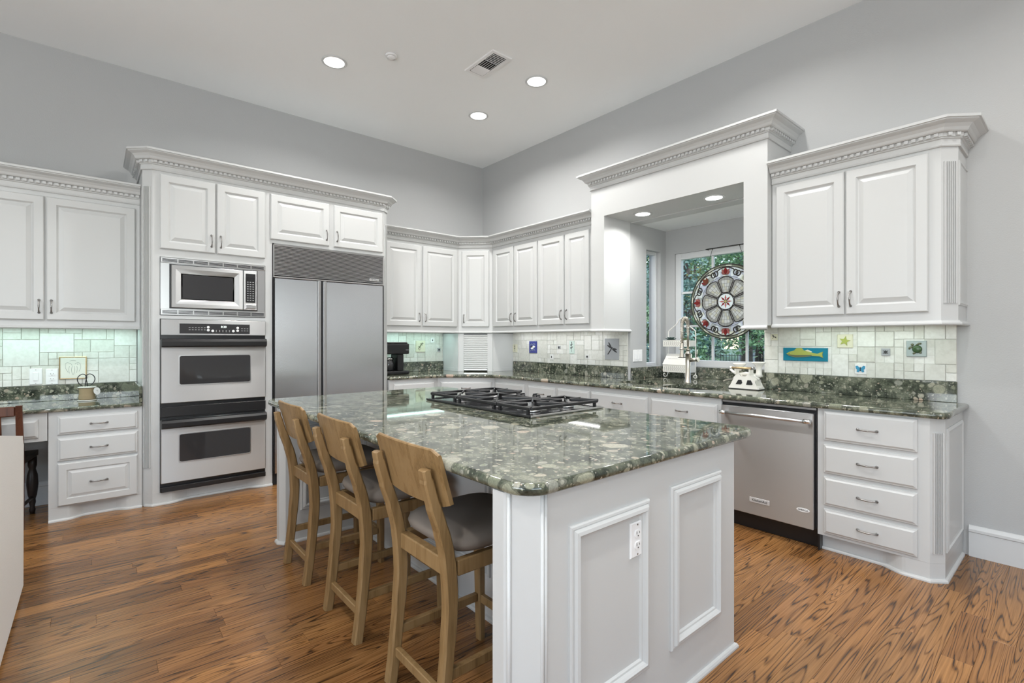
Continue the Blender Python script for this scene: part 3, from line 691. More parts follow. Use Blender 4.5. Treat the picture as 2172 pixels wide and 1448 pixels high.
# outlet on the island
def outlet(name,label,loc,rz,w=.073,h=.116,kind='outlet',group=None):
    o=thing(name,label,'outlet' if kind=='outlet' else 'light switch',loc,rz,group)
    M().panel(-w/2,w/2,-h/2,h/2,[(0,0),(0,.003),(.004,.006)]).make('cover_plate',PLAST,o)
    n=max(1,round(w/.06))
    for q in range(n):
        cx=(q-(n-1)/2)*.046
        if kind=='outlet':
            for s in (-1,1):
                r=M().prism([(.0165*math.cos(k*PI/10)*1.0,max(-.0125,min(.0125,.0165*math.sin(k*PI/10)))) for k in range(20)],0,.0025,T=Matrix.Translation((cx,-.006,s*.0195))@Matrix.Rotation(R(90),4,'X')).make('receptacle',PLAST,o)
                m=M(); z=s*.0195
                m.box(cx-.008,cx-.006,-.0092,-.0083,z-.001,z+.008).box(cx+.006,cx+.008,-.0092,-.0083,z,z+.007)
                m.lathe([(.0024,0),(.0024,.0008)],n=10,T=Matrix.Translation((cx,-.0084,z-.007))@Matrix.Rotation(R(90),4,'X')); m.make('slot',INK,r)
        else: M().box(cx-.016,cx+.016,-.0095,-.006,-.033,.033,.002).make('rocker',PLAST,o)
    m=M()
    for s in (-1,1): m.lathe([(.003,0),(.003,.001)],n=10,T=Matrix.Translation((0,-.006,s*h*.42))@Matrix.Rotation(R(90),4,'X'))
    m.make('screw',CHROME,o); return o
outlet('wall_outlet','white duplex outlet plate on the end panel of the island',(1.372,IY0-.0005,.640),0)
outlet('wall_outlet','white duplex outlet on the desk backsplash beside the small framed picture',(-.252,YW-.0125,1.008),0,.074,.125)
outlet('light_switch','white rocker switch plate on the desk backsplash left of the outlet',(-.345,YW-.0125,1.013),0,.074,.125,'switch')
outlet('light_switch','white double switch plate on the grey side wall beside the sink window',(4.152,2.9435,1.142),0,.15,.118,'switch')
# ---- cooktop
ck=thing('gas_cooktop','black and steel gas cooktop with cast iron grates set in the island top','cooktop',(1.635,1.785,ZI+.0008))
cw,cd=.555,.975
M().hpanel(0,cw,0,cd,[(0,0),(0,.006),(.006,.012),(.016,.012),(.022,.006)]).make('tray',mat('cooktop_dark_glass',(.03,.03,.032),.12,.3),ck)
m=M(); m.box(.0,cw,-.006,-.0003,.001,.012,.002); m.make('edge_trim',STEELM,ck)
M().box(-.012,-.0003,0,cd,.001,.012,.002).make('edge_trim',BLACK,ck)
def grate(x0,x1,y0,y1,bx):
    g=thing_part=M(); z0,z1=.034,.050; b=.0075
    def bar(p,q,w=b,za=z0,zb=z1):
        p=Vector((*p,0)); q=Vector((*q,0)); d=(q-p); L=d.length; T=Matrix.Translation((p+q)/2+Vector((0,0,0)))@Matrix.Rotation(math.atan2(d.y,d.x),4,'Z'); g.box(-L/2,L/2,-w,w,za,zb,.003,T=T)
    bar((x0,y0),(x1,y0)); bar((x0,y1),(x1,y1)); bar((x0,y0),(x0,y1)); bar((x1,y0),(x1,y1))
    for cx,cy in bx:
        n=len(bx); hx=(x1-x0)/2/n if n>1 else (x1-x0)/2; hy=(y1-y0)/2
        for sx,sy in ((1,1),(1,-1),(-1,1),(-1,-1)): bar((cx+sx*hx,cy+sy*hy),(cx+sx*.018,cy+sy*.018),.004,z0+.003,z1+.004)
        bar((cx-hx,cy),(cx-.03,cy),.004,z0+.003,z1+.004); bar((cx+hx,cy),(cx+.03,cy),.004,z0+.003,z1+.004)
    if len(bx)>1: bar(((x0+x1)/2,y0),((x0+x1)/2,y1))
    for x in (x0+.0,x1-.0):
        for y in (y0+.02,y1-.02): g.box(x-.007,x+.007,y-.007,y+.007,.006,z0+.002)
    return g.make('grate',IRON,ck)
B=[((.14,.14),(.40,.14)),((.17,.47),),((.14,.80),(.40,.80))]
grate(.015,.52,.012,.275,B[0]); grate(.015,.325,.285,.655,B[1]); grate(.015,.52,.665,.955,B[2])
for row in B:
    for bx,by in row:
        q=M().lathe([(.045,.006),(.045,.014),(.03,.018),(.03,.022)],(bx,by,0),20).make('burner',STEELM,ck)
        M().lathe([(.034,.0222),(.036,.026),(.033,.031),(.005,.032)],(bx,by,0),20).make('burner_cap',IRON,q)
for kx,ky in ((.455,.33),(.43,.40),(.47,.47),(.43,.54),(.455,.61)):
    m=M().lathe([(.021,.006),(.021,.012),(.017,.014),(.016,.040),(.013,.042)],(kx,ky,0),18); m.box(kx-.017,kx+.017,ky-.0035,ky+.0035,.038,.050,.002); m.make('knob',BLACK,ck)
# ---- stools
def strip(m,pts,th,y0,y1,bev=.006):
    k=len(pts); a=[];b=[]
    for i in range(k):
        p=Vector(pts[i]); d=(Vector(pts[min(i+1,k-1)])-Vector(pts[max(i-1,0)])).normalized(); n=Vector((-d.y,d.x)); t=(th[i] if isinstance(th,list) else th)/2
        a.append(p+n*t); b.append(p-n*t)
    L=[]
    for p,q in zip(a,b):
        d=(q-p); e=d.normalized()*bev
        L.append([(p.x,y0+bev,p.y),((p+e).x,y0,(p+e).y),((q-e).x,y0,(q-e).y),(q.x,y0+bev,q.y),(q.x,y1-bev,q.y),((q-e).x,y1,(q-e).y),((p+e).x,y1,(p+e).y),(p.x,y1-bev,p.y)])
    return m.loops(L)
def spl(pts,n=6):
    out=[]
    P=[pts[0]]+list(pts)+[pts[-1]]
    for i in range(1,len(P)-2):
        for j in range(n):
            t=j/n; a,b,c,d=P[i-1],P[i],P[i+1],P[i+2]
            out.append(tuple(.5*((2*b[k])+(-a[k]+c[k])*t+(2*a[k]-5*b[k]+4*c[k]-d[k])*t*t+(-a[k]+3*b[k]-3*c[k]+d[k])*t**3) for k in range(len(a))))
    out.append(tuple(pts[-1])); return out
def pillow(m,x0,x1,y0,y1,z0,z1,rx=.35,n=22,k=9):
    cx,cy=(x0+x1)/2,(y0+y1)/2; a,b=(x1-x0)/2,(y1-y0)/2; L=[]
    for i in range(k):
        t=-PI/2+PI*i/(k-1)
        s=max(.02,abs(math.cos(t))**.38); z=(z0+z1)/2+(z1-z0)/2*math.sin(t)*(1.0)
        l=[]
        for j in range(n*2):
            q=2*PI*j/(n*2); e=.42; cxp=math.copysign(abs(math.cos(q))**e,math.cos(q)); syp=math.copysign(abs(math.sin(q))**e,math.sin(q))
            l.append((cx+a*s*cxp,cy+b*s*syp,z))
        L.append(l)
    return m.loops(L,True,True,sm=True)
def make_stool():
    s=thing('bar_stool','','stool',(0,0,0),0,'wooden bar stools along the island')
    for sy in (-1,1):
        m=M(); y=sy*.172
        strip(m,spl([(.0,0),(.016,.12),(.034,.3),(.042,.44),(.030,.58),(.005,.68),(-.026,.77),(-.050,.855),(-.055,.885)]),[.040]*6+[.042]*6+[.046]*6+[.048]*6+[.046]*6+[.042]*6+[.037]*6+[.031]*6+[.016],y-.0205,y+.0205)
        m.make('leg',STOOLW,s)
    for sy in (-1,1):
        m=M(); y=sy*.172; strip(m,[(.424,0),(.420,.3),(.414,.505),(.414,.562)],[.030,.038,.042,.042],y-.019,y+.019); m.make('leg',STOOLW,s)
    # curved back board
    L=[]
    ny=15
    for i in range(ny):
        y=-.222+.444*i/(ny-1); u=y/.222; xo=.0+.024*u*u
        top=.952-.004*u**2; bot=.752+.004*u*u; r=.010 if 0<i<ny-1 else 0
        xa=-.013+xo; xb=-.060+xo; th=.014
        if i in (0,ny-1): top-=.014; bot+=.010
        L.append([(xa,y,bot),(xa+th,y,bot+.002),(xb+th,y,top-.004),(xb+th-.004,y,top),(xb+.003,y,top),(xb,y,top-.004)])
    M().loops(L).make('backrest',STOOLW,s)
    m=M(); m.box(.03,.066,-.153,.153,.505,.565,.004)
    m.box(.398,.434,-.153,.153,.505,.565,.004)
    for sy in (-1,1): m.box(.066,.398,sy*.172-.014,sy*.172+.014,.508,.562,.004)
    m.make('seat_frame',STOOLW,s)
    pillow(M(),.050,.470,-.205,.205,.560,.652).make('seat_cushion',CUSH,s)
    M().box(.008,.030,-.153,.153,.100,.135,.003).make('stretcher',STOOLW,s)
    M().box(.410,.432,-.153,.153,.165,.20,.003).make('stretcher',STOOLW,s)
    for sy in (-1,1):
        m=M(); m.box(.036,.402,sy*.172-.011,sy*.172+.011,.170,.205,.003); m.make('stretcher',STOOLW,s)
    return s
st=make_stool(); st.location=(.862,1.555,0); st['label']='wooden bar stool nearest the camera, at the near corner of the island'
s2=copy_tree(st); s2.location=(.862,2.215,0); s2['label']='wooden bar stool in the middle of the three along the island'
s3=copy_tree(st); s3.location=(.862,2.873,0); s3['label']='wooden bar stool farthest from the camera, nearest the ovens'
# ================================================================ BACKSPLASH
def backsplash(name,label,x0,x1,z0,z1,T,seed,keep=()):
    random.seed(seed); g=.0508; nx=int(round((x1-x0)/g)); nz=int(round((z1-z0)/g)); gx=(x1-x0)/nx; gz=(z1-z0)/nz
    occ=[[False]*nz for _ in range(nx)]
    e=thing(name,label,'backsplash'); e.matrix_world=T
    M().box(x0,x1,-.004,-.0005,z0,z1).make('grout_bed',GROUT,e)
    for a,b,c_,d in keep:
        for i in range(nx):
            for j in range(nz):
                xa,za=x0+i*gx,z0+j*gz
                if xa<b-.001 and xa+gx>a+.001 and za<d-.001 and za+gz>c_+.001: occ[i][j]='k'
    m=M(); tiles=[]
    sizes=[(4,4)]*5+[(4,3)]*3+[(3,4)]*3+[(3,3)]*5+[(3,2)]*4+[(2,3)]*3+[(2,2)]*5+[(2,1)]*3+[(1,2)]*2+[(1,1)]*4
    order=[(i,j) for i in range(nx) for j in range(nz)]
    for i,j in order:
        if occ[i][j]: continue
        random.shuffle(sizes)
        for a,b in sizes+[(1,1)]:
            if i+a<=nx and j+b<=nz and all(not occ[p][q] for p in range(i,i+a) for q in range(j,j+b)):
                for p in range(i,i+a):
                    for q in range(j,j+b): occ[p][q]=True
                tiles.append((x0+i*gx,x0+(i+a)*gx,z0+j*gz,z0+(j+b)*gz)); break
    ks=[(x0+i*gx,x0+(i+1)*gx,z0+j*gz,z0+(j+1)*gz) for i in range(nx) for j in range(nz) if occ[i][j]=='k']
    for a,b,c_,d in tiles:
        h=.0095+random.random()*.002; q=.0016; m.box(a+q,b-q,-h,-.0045,c_+q,d-q,.0016)
    for a,b,c_,d in ks: m.box(a+.001,b-.001,-.0062,-.0045,c_+.001,d-.001)
    m.make('stone_tiles',TILE,e); return e
FL=Matrix.Translation((0,YW-.0005,0))                                     # local x = world x
FR=Matrix.Translation((XW-.0005,0,0))@Matrix.Rotation(RW,4,'Z')           # local x = -world y
motifs={}
def art_tile(name,label,cat,T,x,z,w,h,m,build=None):
    e=thing(name,label,cat); e.matrix_world=T@Matrix.Translation((x,-.0066,z))
    M().panel(-w/2,w/2,-h/2,h/2,[(0,0),(0,.007),(.003,.010)] if w>.07 else [(0,0),(0,.006),(.002,.008)]).make('tile_body',m,e)
    if build: build(e)
    return e
def relief(par,name,poly,m,d0=.0095,t=.004,sc=1,dx=0,dz=0,rot=0):
    c,s=math.cos(rot),math.sin(rot); P=[((x*c-z*s)*sc+dx,(x*s+z*c)*sc+dz) for x,z in poly]
    return M().prism(P,d0,d0+t,T=Matrix.Rotation(R(90),4,'X'),bev=.0008).make(name,m,par)
def ell(a,b,n=16,x=0,z=0): return [(x+a*math.cos(2*PI*i/n),z+b*math.sin(2*PI*i/n)) for i in range(n)]
def limb(m,pts,r,y=-.0105): m.tube([(x,y,z) for x,z in pts],r,6)
FISH=[(-.125,.004),(-.10,.020),(-.05,.034),(0,.030),(.05,.014),(.085,.006),(.105,.016),(.122,.022),(.116,.002),(.122,-.022),(.10,-.010),(.05,-.010),(0,-.018),(-.06,-.022),(-.105,-.012)]
def b_fish(e):
    relief(e,'fish_body',FISH,FISHG,t=.008); relief(e,'dorsal_fin',[(-.07,.030),(-.055,.046),(-.02,.048),(-.005,.032)],FISHG,t=.005); relief(e,'dorsal_fin',[(.0,.028),(.02,.036),(.05,.022),(.045,.016)],CREAMG,t=.004)
    relief(e,'belly',[(-.12,0),(-.06,-.006),(0,-.004),(.05,-.002),(.05,-.009),(0,-.016),(-.06,-.020),(-.105,-.010)],OLIVE,d0=.0176,t=.001); M().lathe([(.003,0),(.002,.002)],n=10,T=Matrix.Translation((-.105,-.0176,.006))@Matrix.Rotation(R(90),4,'X')).make('eye',INK,e)
def b_star(e): relief(e,'starfish',[((.036 if i%2==0 else .014)*math.sin(i*PI/5+.2),(.036 if i%2==0 else .014)*math.cos(i*PI/5+.2)) for i in range(10)],FISHG,t=.006)
def b_turtle(e):
    M().lathe([(.026,0),(.024,.006),(.014,.011),(.002,.012)],n=18,T=Matrix.Translation((.004,-.0095,-.002))@Matrix.Rotation(R(90),4,'X')).make('shell',DKGRN,e)
    m=M(); 
    for p in (((-.016,.014),(-.034,.006),(-.036,-.004)),((.0,.022),(.014,.034),(.026,.032)),((.020,-.018),(.022,-.030)),((-.006,-.024),(-.016,-.034))): limb(m,p,.006)
    m.lathe([(.009,0),(.007,.006),(.001,.008)],n=12,T=Matrix.Translation((-.020,-.0095,.026))@Matrix.Rotation(R(90),4,'X')); m.make('head_and_flippers',OLIVE,e)
def b_bfly(e):
    for s in (-1,1): relief(e,'wing',[(0,.006),(s*.018,.024),(s*.028,.020),(s*.026,.002),(s*.018,-.004),(s*.022,-.018),(s*.012,-.022),(0,-.008)],BLUEB,d0=.0082,t=.003)
    m=M(); limb(m,[(0,.014),(0,-.014)],.0025,-.0115); m.make('body',INK,e)
def b_dfly(sc):
    def f(e):
        m=M(); limb(m,[(.006*sc,.012*sc),(-.026*sc,-.030*sc)],.0028*sc); m.make('body',DKINK,e)
        for a,l in ((2.15,.040),(2.6,.034),(-.55,.040),(-.15,.034)):
            relief(e,'wing',ell(l/2,.0048,12,l/2+.004,0),DKINK,t=.0025,sc=sc,rot=a,dx=.002*sc,dz=.004*sc)
    return f
def b_bug(e):
    relief(e,'bug_body',ell(.008,.011),DKINK,d0=.008,t=.005); m=M()
    for s in (-1,1):
        for z in (-.006,0,.006): limb(m,[(s*.006,z),(s*.015,z*1.7)],.0013,-.0095)
    m.make('legs',DKINK,e)
def b_leaf(c=OLIVE,sc=1):
    def f(e):
        m=M(); limb(m,[(.002*sc,-.045*sc),(-.002*sc,0),(.003*sc,.040*sc)],.0018); m.make('stem',c,e)
        for s,z,a in ((1,.02,.9),(-1,.012,2.2),(1,-.008,.8),(-1,-.016,2.3),(1,.036,1.3)): relief(e,'leaf',ell(.012,.0045,10,.012,0),c,t=.0025,rot=a,dz=z*sc,sc=sc)
    return f
def b_gecko(e):
    m=M(); limb(m,spl([(.034,.034),(.022,.040),(.008,.026),(-.004,.004),(-.020,-.010),(-.028,-.030),(-.016,-.044),(-.006,-.038)]),[.004]*6+[.006]*6+[.007]*12+[.005]*6+[.003]*7+[.002]*6); m.make('body',OLIVE,e)
    m=M()
    for p in (((.010,.028),(-.006,.036)),((.014,.026),(.026,.012)),((-.016,-.008),(-.036,-.004)),((-.014,-.012),(.004,-.024))): limb(m,p,.003)
    m.make('legs',OLIVE,e)
def b_wave(e):
    for z,a in ((.030,0),(-.040,PI)): 
        m=M(); limb(m,spl([(-.040,z-.008),(-.02,z+.010),(.0,z+.002),(.022,z+.012),(.042,z)]),.003); m.make('wave_line',SEAG,e)
    relief(e,'white_fish',ell(.026,.013,16,.016,.006),WGLZ); relief(e,'white_fish',ell(.024,.011,16,-.010,-.014),WGLZ); relief(e,'dark_fish',ell(.020,.010,12,-.016,.006),DKINK,t=.005)
def b_spot(e): relief(e,'relief_drop',[(0,.014),(.007,.002),(.006,-.008),(0,-.012),(-.006,-.008),(-.007,.002)],DKINK,d0=.008,t=.003)
RT=[('fish','turquoise ceramic tile with a long green fish in relief',-1.376,1.192,.30,.098,TURQ,b_fish),
 ('starfish','pale tile with a yellow-green starfish in relief',-1.120,1.292,.094,.094,CREAMG,b_star),
 ('turtle','grey-green tile with a dark green sea turtle in relief',-.726,1.243,.102,.102,SEAG,b_turtle),
 ('beetle','small pale tile with a dark beetle, left of the turtle tile',-.887,1.219,.048,.048,STONEG,b_bug),
 ('butterfly','small white tile with a blue butterfly in relief',-1.028,1.099,.068,.070,WGLZ,b_bfly),
 ('dragonfly','small cream tile with a tiny dark dragonfly above the fish tile',-1.592,1.322,.048,.048,CREAMG,b_dfly(.45))]
keep=[]
for n,l,x,z,w,h,mm,bf in RT: art_tile(n+'_tile',l,'tile',FR,x,z,w,h,mm,bf); keep.append((x-w/2,x+w/2,z-h/2,z+h/2))
backsplash('tile_backsplash','tumbled cream stone tile backsplash under the right wall cabinet',-1.668,-.533,1.043,1.408,FR,11,keep)
LT=[('dragonfly','large square grey stone tile with a dark dragonfly in relief',-3.163,1.206,.178,.215,STONEG,b_dfly(1.75)),
 ('fish','navy blue glazed tile with white and black fish',-4.342,1.214,.132,.142,NAVY,b_wave),
 ('leaf','narrow beige tile with an olive leaf sprig beside the appliance garage',-4.675,1.196,.085,.098,CREAMG,b_leaf(OLIVE,.8)),
 ('stem','mint green upright tile with a dark plant stem',-3.714,1.218,.072,.138,MINT,b_leaf(DKINK,1.1)),
 ('acorn','small white tile with a dark drop-shaped bud, lowest in the row of tiles',-4.026,1.104,.056,.060,WGLZ,b_spot),
 ('beetle','tiny grey tile with a dark beetle between the navy and mint tiles',-3.908,1.216,.036,.036,STONEG,b_bug),
 ('snail','tiny white tile with a dark creature beside the grey dragonfly tile',-3.489,1.122,.044,.044,WGLZ,b_bug)]
keep=[]
for n,l,x,z,w,h,mm,bf in LT: art_tile(n+'_tile',l,'tile',FR,x,z,w,h,mm,bf); keep.append((x-w/2,x+w/2,z-h/2,z+h/2))
backsplash('tile_backsplash','white stone tile backsplash between the appliance garage and the sink window',-4.717,-2.972,1.035,1.403,FR,23,keep)
CT=[('gecko','square cream tile with a dark green gecko in relief behind the coffee maker',3.072,1.222,.130,.138,CREAMG,b_gecko),
 ('plant','small white tile with a tiny dark plant above and right of the gecko tile',3.240,1.296,.056,.062,WGLZ,b_spot),
 ('shell','small grey tile with a dark shell right of the gecko tile near the corner',3.336,1.176,.044,.046,STONEG,b_bug)]
keep=[]
for n,l,x,z,w,h,mm,bf in CT: art_tile(n+'_tile',l,'tile',FL,x,z,w,h,mm,bf); keep.append((x-w/2,x+w/2,z-h/2,z+h/2))
backsplash('tile_backsplash','stone tile backsplash behind the coffee maker',2.357,3.396,1.031,1.405,FL,37,keep)
backsplash('tile_backsplash','tumbled stone tile backsplash over the desk',-1.95,.285,.941,1.405,FL,41)
# ================================================================ CEILING FIXTURES
def can(name,label,x,y,z,power,r=.082,group=None,spread=150,light=True):
    e=thing(name,label,'ceiling light',(x,y,z),0,group)
    M().lathe([(r,-.0015),(r+.018,-.0015),(r+.020,-.006),(r+.012,-.010),(r,-.008)],n=36,cap=False).make('trim_ring',TRIMW,e)
    M().lathe([(r-.001,-.0025),(r-.001,-.005)],n=36).make('lens',LENS,e)
    l=lamp(name+'_lamp','AREA',(x,y,z-.012),(0,0,0),power,(1,.985,.96),shape='DISK',size=r*1.9); l.data.spread=R(spread); return e
CANP=24
can('recessed_light','recessed ceiling light nearest the left wall',1.54,4.117,H,CANP,group='recessed ceiling lights')
can('recessed_light','recessed ceiling light to the right of the air vent',3.046,3.242,H,CANP,group='recessed ceiling lights')
can('recessed_light','recessed ceiling light closest to the far corner of the room',3.053,4.131,H,CANP,group='recessed ceiling lights')
for x,y in ((1.54,2.3),(3.05,1.5),(1.54,.3),(-.6,2.4),(3.05,-.5),(-.6,.3),(-2.4,2.4),(.8,-2.0)):
    l=lamp('can_lamp_behind','AREA',(x,y,H-.012),(0,0,0),CANP*(.7 if x>2 else 1),(1,.985,.96),shape='DISK',size=.16); l.data.spread=R(150)
can('soffit_light','recessed soffit light over the left part of the sink window',3.84,2.665,2.458,8,.066,'soffit lights')
can('soffit_light','recessed soffit light over the right part of the sink window',3.84,1.985,2.458,8,.066,'soffit lights')
sd=thing('smoke_detector','small round white detector on the ceiling between the light and the air vent','smoke detector',(1.861,3.719,H))
M().lathe([(.048,-.001),(.048,-.010),(.040,-.016)],n=28).make('base',PLAST,sd); M().lathe([(.036,-.0162),(.034,-.026),(.012,-.028)],n=28).make('cap',PLAST,sd)
av=thing('air_vent','white rectangular louvred air vent in the ceiling','vent',(2.545,3.312,H))
m=M(); hw,hl=.102,.20
M().hpanel(-hw,hw,-hl,hl,[(0,-.001),(0,.006),(.004,.010),(.030,.010),(.032,.004)],0,-1).make('vent_frame',PLAST,av)
m=M().box(-.068,.068,-.165,.165,-.0052,-.0045); m.make('duct_gap',DARK,av)
def slats(n,y0,y1,ang,along):
    m=M()
    for i in range(n):
        if along=='x': y=y0+(y1-y0)*(i+.5)/n; T=Matrix.Translation((0,y,-.009))@Matrix.Rotation(R(ang),4,'X'); m.box(-.066,.066,-.0085,.0085,-.0008,.0008,T=T)
        else: x=-.066+.132*(i+.5)/n; T=Matrix.Translation((x,(y0+y1)/2,-.009))@Matrix.Rotation(R(ang),4,'Y'); m.box(-.009,.009,-(y1-y0)/2,(y1-y0)/2,-.0008,.0008,T=T)
    m.make('louvre',PLAST,av)
slats(6,-.165,-.046,22,'x'); slats(6,-.044,.044,-35,'y'); slats(5,.050,.160,-30,'x')
# under-cabinet strips
COOL=(.66,1,.94)
def strip_light(x,y,z,rz,L,p,col): 
    return lamp('under_cabinet_lamp','AREA',(x,y,z),(0,0,rz),p,col,shape='RECTANGLE',size=L,size_y=.04)
strip_light(-.35,YW-.16,1.400,0,1.2,3.2,COOL); strip_light(2.9,YW-.16,1.400,0,.85,2.2,COOL); strip_light(XW-.16,1.02,1.400,R(90),.8,1.5,(.85,1,.92)); strip_light(XW-.16,3.9,1.400,R(90),1.4,3,(.95,.97,1))
# ================================================================ STAINED GLASS PANEL
sg=thing('stained_glass_panel','large round stained glass panel with red flowers hanging in the sink window','stained glass',(4.600,2.261,1.668)); sg.rotation_euler=(0,0,RW)
def pol(r,a): return (r*math.sin(a),r*math.cos(a))
AGL=list(AG.items())
class Pieces:
    def __init__(s): s.m=M()
    def add(s,c,poly,y=0.0,t=.0020): s.m.prism(poly,-t/2,t/2,mi=[k for k,_ in AGL].index(c),T=Matrix.Translation((0,y,0))@Matrix.Rotation(R(90),4,'X'))
    def make(s,name): return s.m.make(name,[v for _,v in AGL],sg)
pc=Pieces(); ld_=M(); RR=.357; random.seed(8)
def lead(pts,r,closed=False,y=0): ld_.tube([(x,y,z) for x,z in pts],r,6,closed)
def sector(r0,r1,a0,a1,n=3): return [pol(r0,a0+(a1-a0)*i/n) for i in range(n+1)]+[pol(r1,a1-(a1-a0)*i/n) for i in range(n+1)]
for i in range(36):
    a0,a1=2*PI*i/36,2*PI*(i+1)/36; pc.add('sage' if i%3 else 'cream',sector(.334,.353,a0,a1,2)); lead([pol(.334,a0),pol(.355,a0)],.0012)
pc.make('border_ring'); pc=Pieces()
for i in range(64):
    a0,a1=2*PI*i/64,2*PI*(i+1)/64
    pc.add(random.choice(['white','white','cream','lilac']),sector(.292,.333,a0,a1,1)); pc.add(random.choice(['white','lilac','grey','cream']),sector(.244,.291,a0,a1,1))
    if i%2: lead([pol(.292,a0),pol(.333,a0+.02)],.0014)
pb=pc; pc=Pieces(); pm=pc
for i in range(8): pc.add('white',sector(.02,.078,2*PI*i/8,2*PI*(i+1)/8,3))
for k in range(8):
    a=2*PI*k/8; pc=Pieces()
    def pt(u,v):                      # u -1..1 across, v 0..1 along the petal
        r=.085+v*.153; hw=.366*r*(1-.26*max(0,(v-.72)/.28)**2); x=u*hw; q=r-(.022*u*u if v>.5 else 0)*((v-.5)*2)
        return (x*math.cos(a)+q*math.sin(a),-x*math.sin(a)+q*math.cos(a))
    us=(-1,-.58,-.2,.2,.58,1); vs_=(0,.16,.36,.58,.80,1.0)
    for i in range(5):
        for j in range(5):
            edge=i in (0,4) or j==4
            pc.add('grey' if edge else ('white' if (i+j)%3 else 'cream'),[pt(us[i],vs_[j]),pt(us[i+1],vs_[j]),pt(us[i+1],vs_[j+1]),pt(us[i],vs_[j+1])],0)
    for u in us[1:-1]: lead([pt(u,v) for v in (0,.25,.5,.75,1)],.0013)
    for v in vs_[1:-1]: lead([pt(u,v) for u in (-1,-.5,0,.5,1)],.0013)
    lead([pt(u,0) for u in (-1,0,1)]+[pt(1,v) for v in (.2,.4,.6,.8,.93)]+[pt(u,1) for u in (.8,.4,0,-.4,-.8)]+[pt(-1,v) for v in (.93,.8,.6,.4,.2)],.0048,True)
    b=a+PI/8; pc.make('petal')
    pb.add('lilac',sector(.079,.2435,a,a+PI/4,6),.004,.002)
    pb.add('lilac',[pol(.10,b-.10),pol(.236,b-.05),pol(.236,b+.05),pol(.10,b+.10)])
    pc=Pieces()
    c=pol(.256,a); ca,sa=math.cos(a),math.sin(a)
    def loc(x,z): return (c[0]+x*ca+z*sa,c[1]-x*sa+z*ca)
    def leaf_(ang,L,w_,col,yy):
        L*=1.42; w_*=1.4
        P=[]
        for i in range(11):
            t=i/10; P.append((w_*math.sin(PI*t)**1.1,L*t))
        P=P+[(-x,z) for x,z in P[::-1][1:-1]]; q=[loc(x*math.cos(ang)+z*math.sin(ang),-x*math.sin(ang)+z*math.cos(ang)) for x,z in P]
        pc.add(col,q,yy,.0030); lead(q,.0012,True,yy-.001)
    for ang,L,w_,col,yy in ((1.05,.036,.008,'sage' if k%2 else 'pink',-.0015),(-1.05,.036,.008,'sage' if k%2 else 'pink',-.0015),(.62,.046,.010,'pink' if k!=7 else 'rust',-.003),(-.62,.046,.010,'red' if k%2 else 'pink',-.003),(0,.050,.0125,'red' if k!=7 else 'rust',-.0045)): leaf_(ang,L,w_,col,yy)
    pc.make('lotus_flower')
    for dx_ in (-.013,.013):
        o=pol(.286,b); e_=(math.cos(b)*dx_,-math.sin(b)*dx_)
        lead([(o[0]+e_[0]+.021*math.cos(q*PI/8),o[1]+e_[1]+.024*math.sin(q*PI/8)) for q in range(16)],.0056,True,-.003)
    lead([pol(.300+.026*math.sin(PI*t)**.6,a-PI/8+.10+(PI/4-.20)*t) for t in [i/12 for i in range(13)]],.0058)
    leaf2=[pol(.012,a),pol(.034,a+.25),pol(.062,a),pol(.034,a-.25)]; pm.add('red' if k%2 else 'pink',leaf2,-.003,.005); lead(leaf2,.0011,True,-.003)
pm.add('amber',ell(.012,.012,10),-.004,.006)
for r,t in ((.078,.005),(.2425,.0016),(.2915,.0012),(.333,.0045),(.3555,.0055)): lead([pol(r,2*PI*i/72) for i in range(72)],t,True)
pm.make('center_medallion'); pb.make('background_glass'); ld_.make('lead_came',LEAD,sg)
m=M()
for s,yt in ((-1,-.133),(1,.133)):
    m_=M(); m_.tube([(s*.200,0,.298),(s*.133,0,.515)],.0022,6); m_.make('hanging_chain',LEAD,sg)
    M().tube([(s*.200+.007*math.cos(q*PI/6),0,.298+.007*math.sin(q*PI/6)) for q in range(12)],.0018,6,True).make('hanging_ring',LEAD,sg)
hb=thing('hanging_bar','thin dark metal bar with hooks over the sink window holding the stained glass','hanging bar',(4.600,2.261,2.193)); hb.rotation_euler=(0,0,RW)
M().tube([(-.20,0,0),(.24,0,0)],.004,8).make('bar',LEAD,hb)
for s in (-.20,.24): M().tube([(s,0,0),(s,.058,0)],.004,8).make('bracket',LEAD,hb)
for s in (-.133,.133): M().tube([(s,0,-.003)]+[(s,.007*math.sin(q*PI/6),-.009-.006*math.cos(q*PI/6)+.0) for q in range(1,10)],.0018,6).make('hook',LEAD,hb)
# ================================================================ SINK THINGS
fa=thing('kitchen_faucet','brushed nickel spring pull-down faucet with side lever behind the sink','faucet',(4.05,2.335,ZC+.0005))
fa.rotation_euler=(0,0,R(180))                 # local +x points to the room
M().lathe([(.028,0),(.028,.006),(.023,.010),(.0225,.20),(.0225,.255),(.026,.258),(.026,.268),(.018,.272),(.018,.292),(.021,.294),(.021,.304),(.015,.306)],n=20).make('body',NICKEL,fa)
arch=[(0,0,.306),(0,0,.44),(0,0,.50)]+[(.05-.05*math.cos(q*PI/10),0,.52+.055*math.sin(q*PI/10)) for q in range(1,11)]+[(.100,0,.46),(.100,0,.36)]
M().tube(arch,.0095,10).make('hose',NICKEL,fa)
A=spl(arch[1:],8); tot=[0]
for p,q in zip(A,A[1:]): tot.append(tot[-1]+(Vector(q)-Vector(p)).length)
hel=[]; turns=34; nn=turns*9
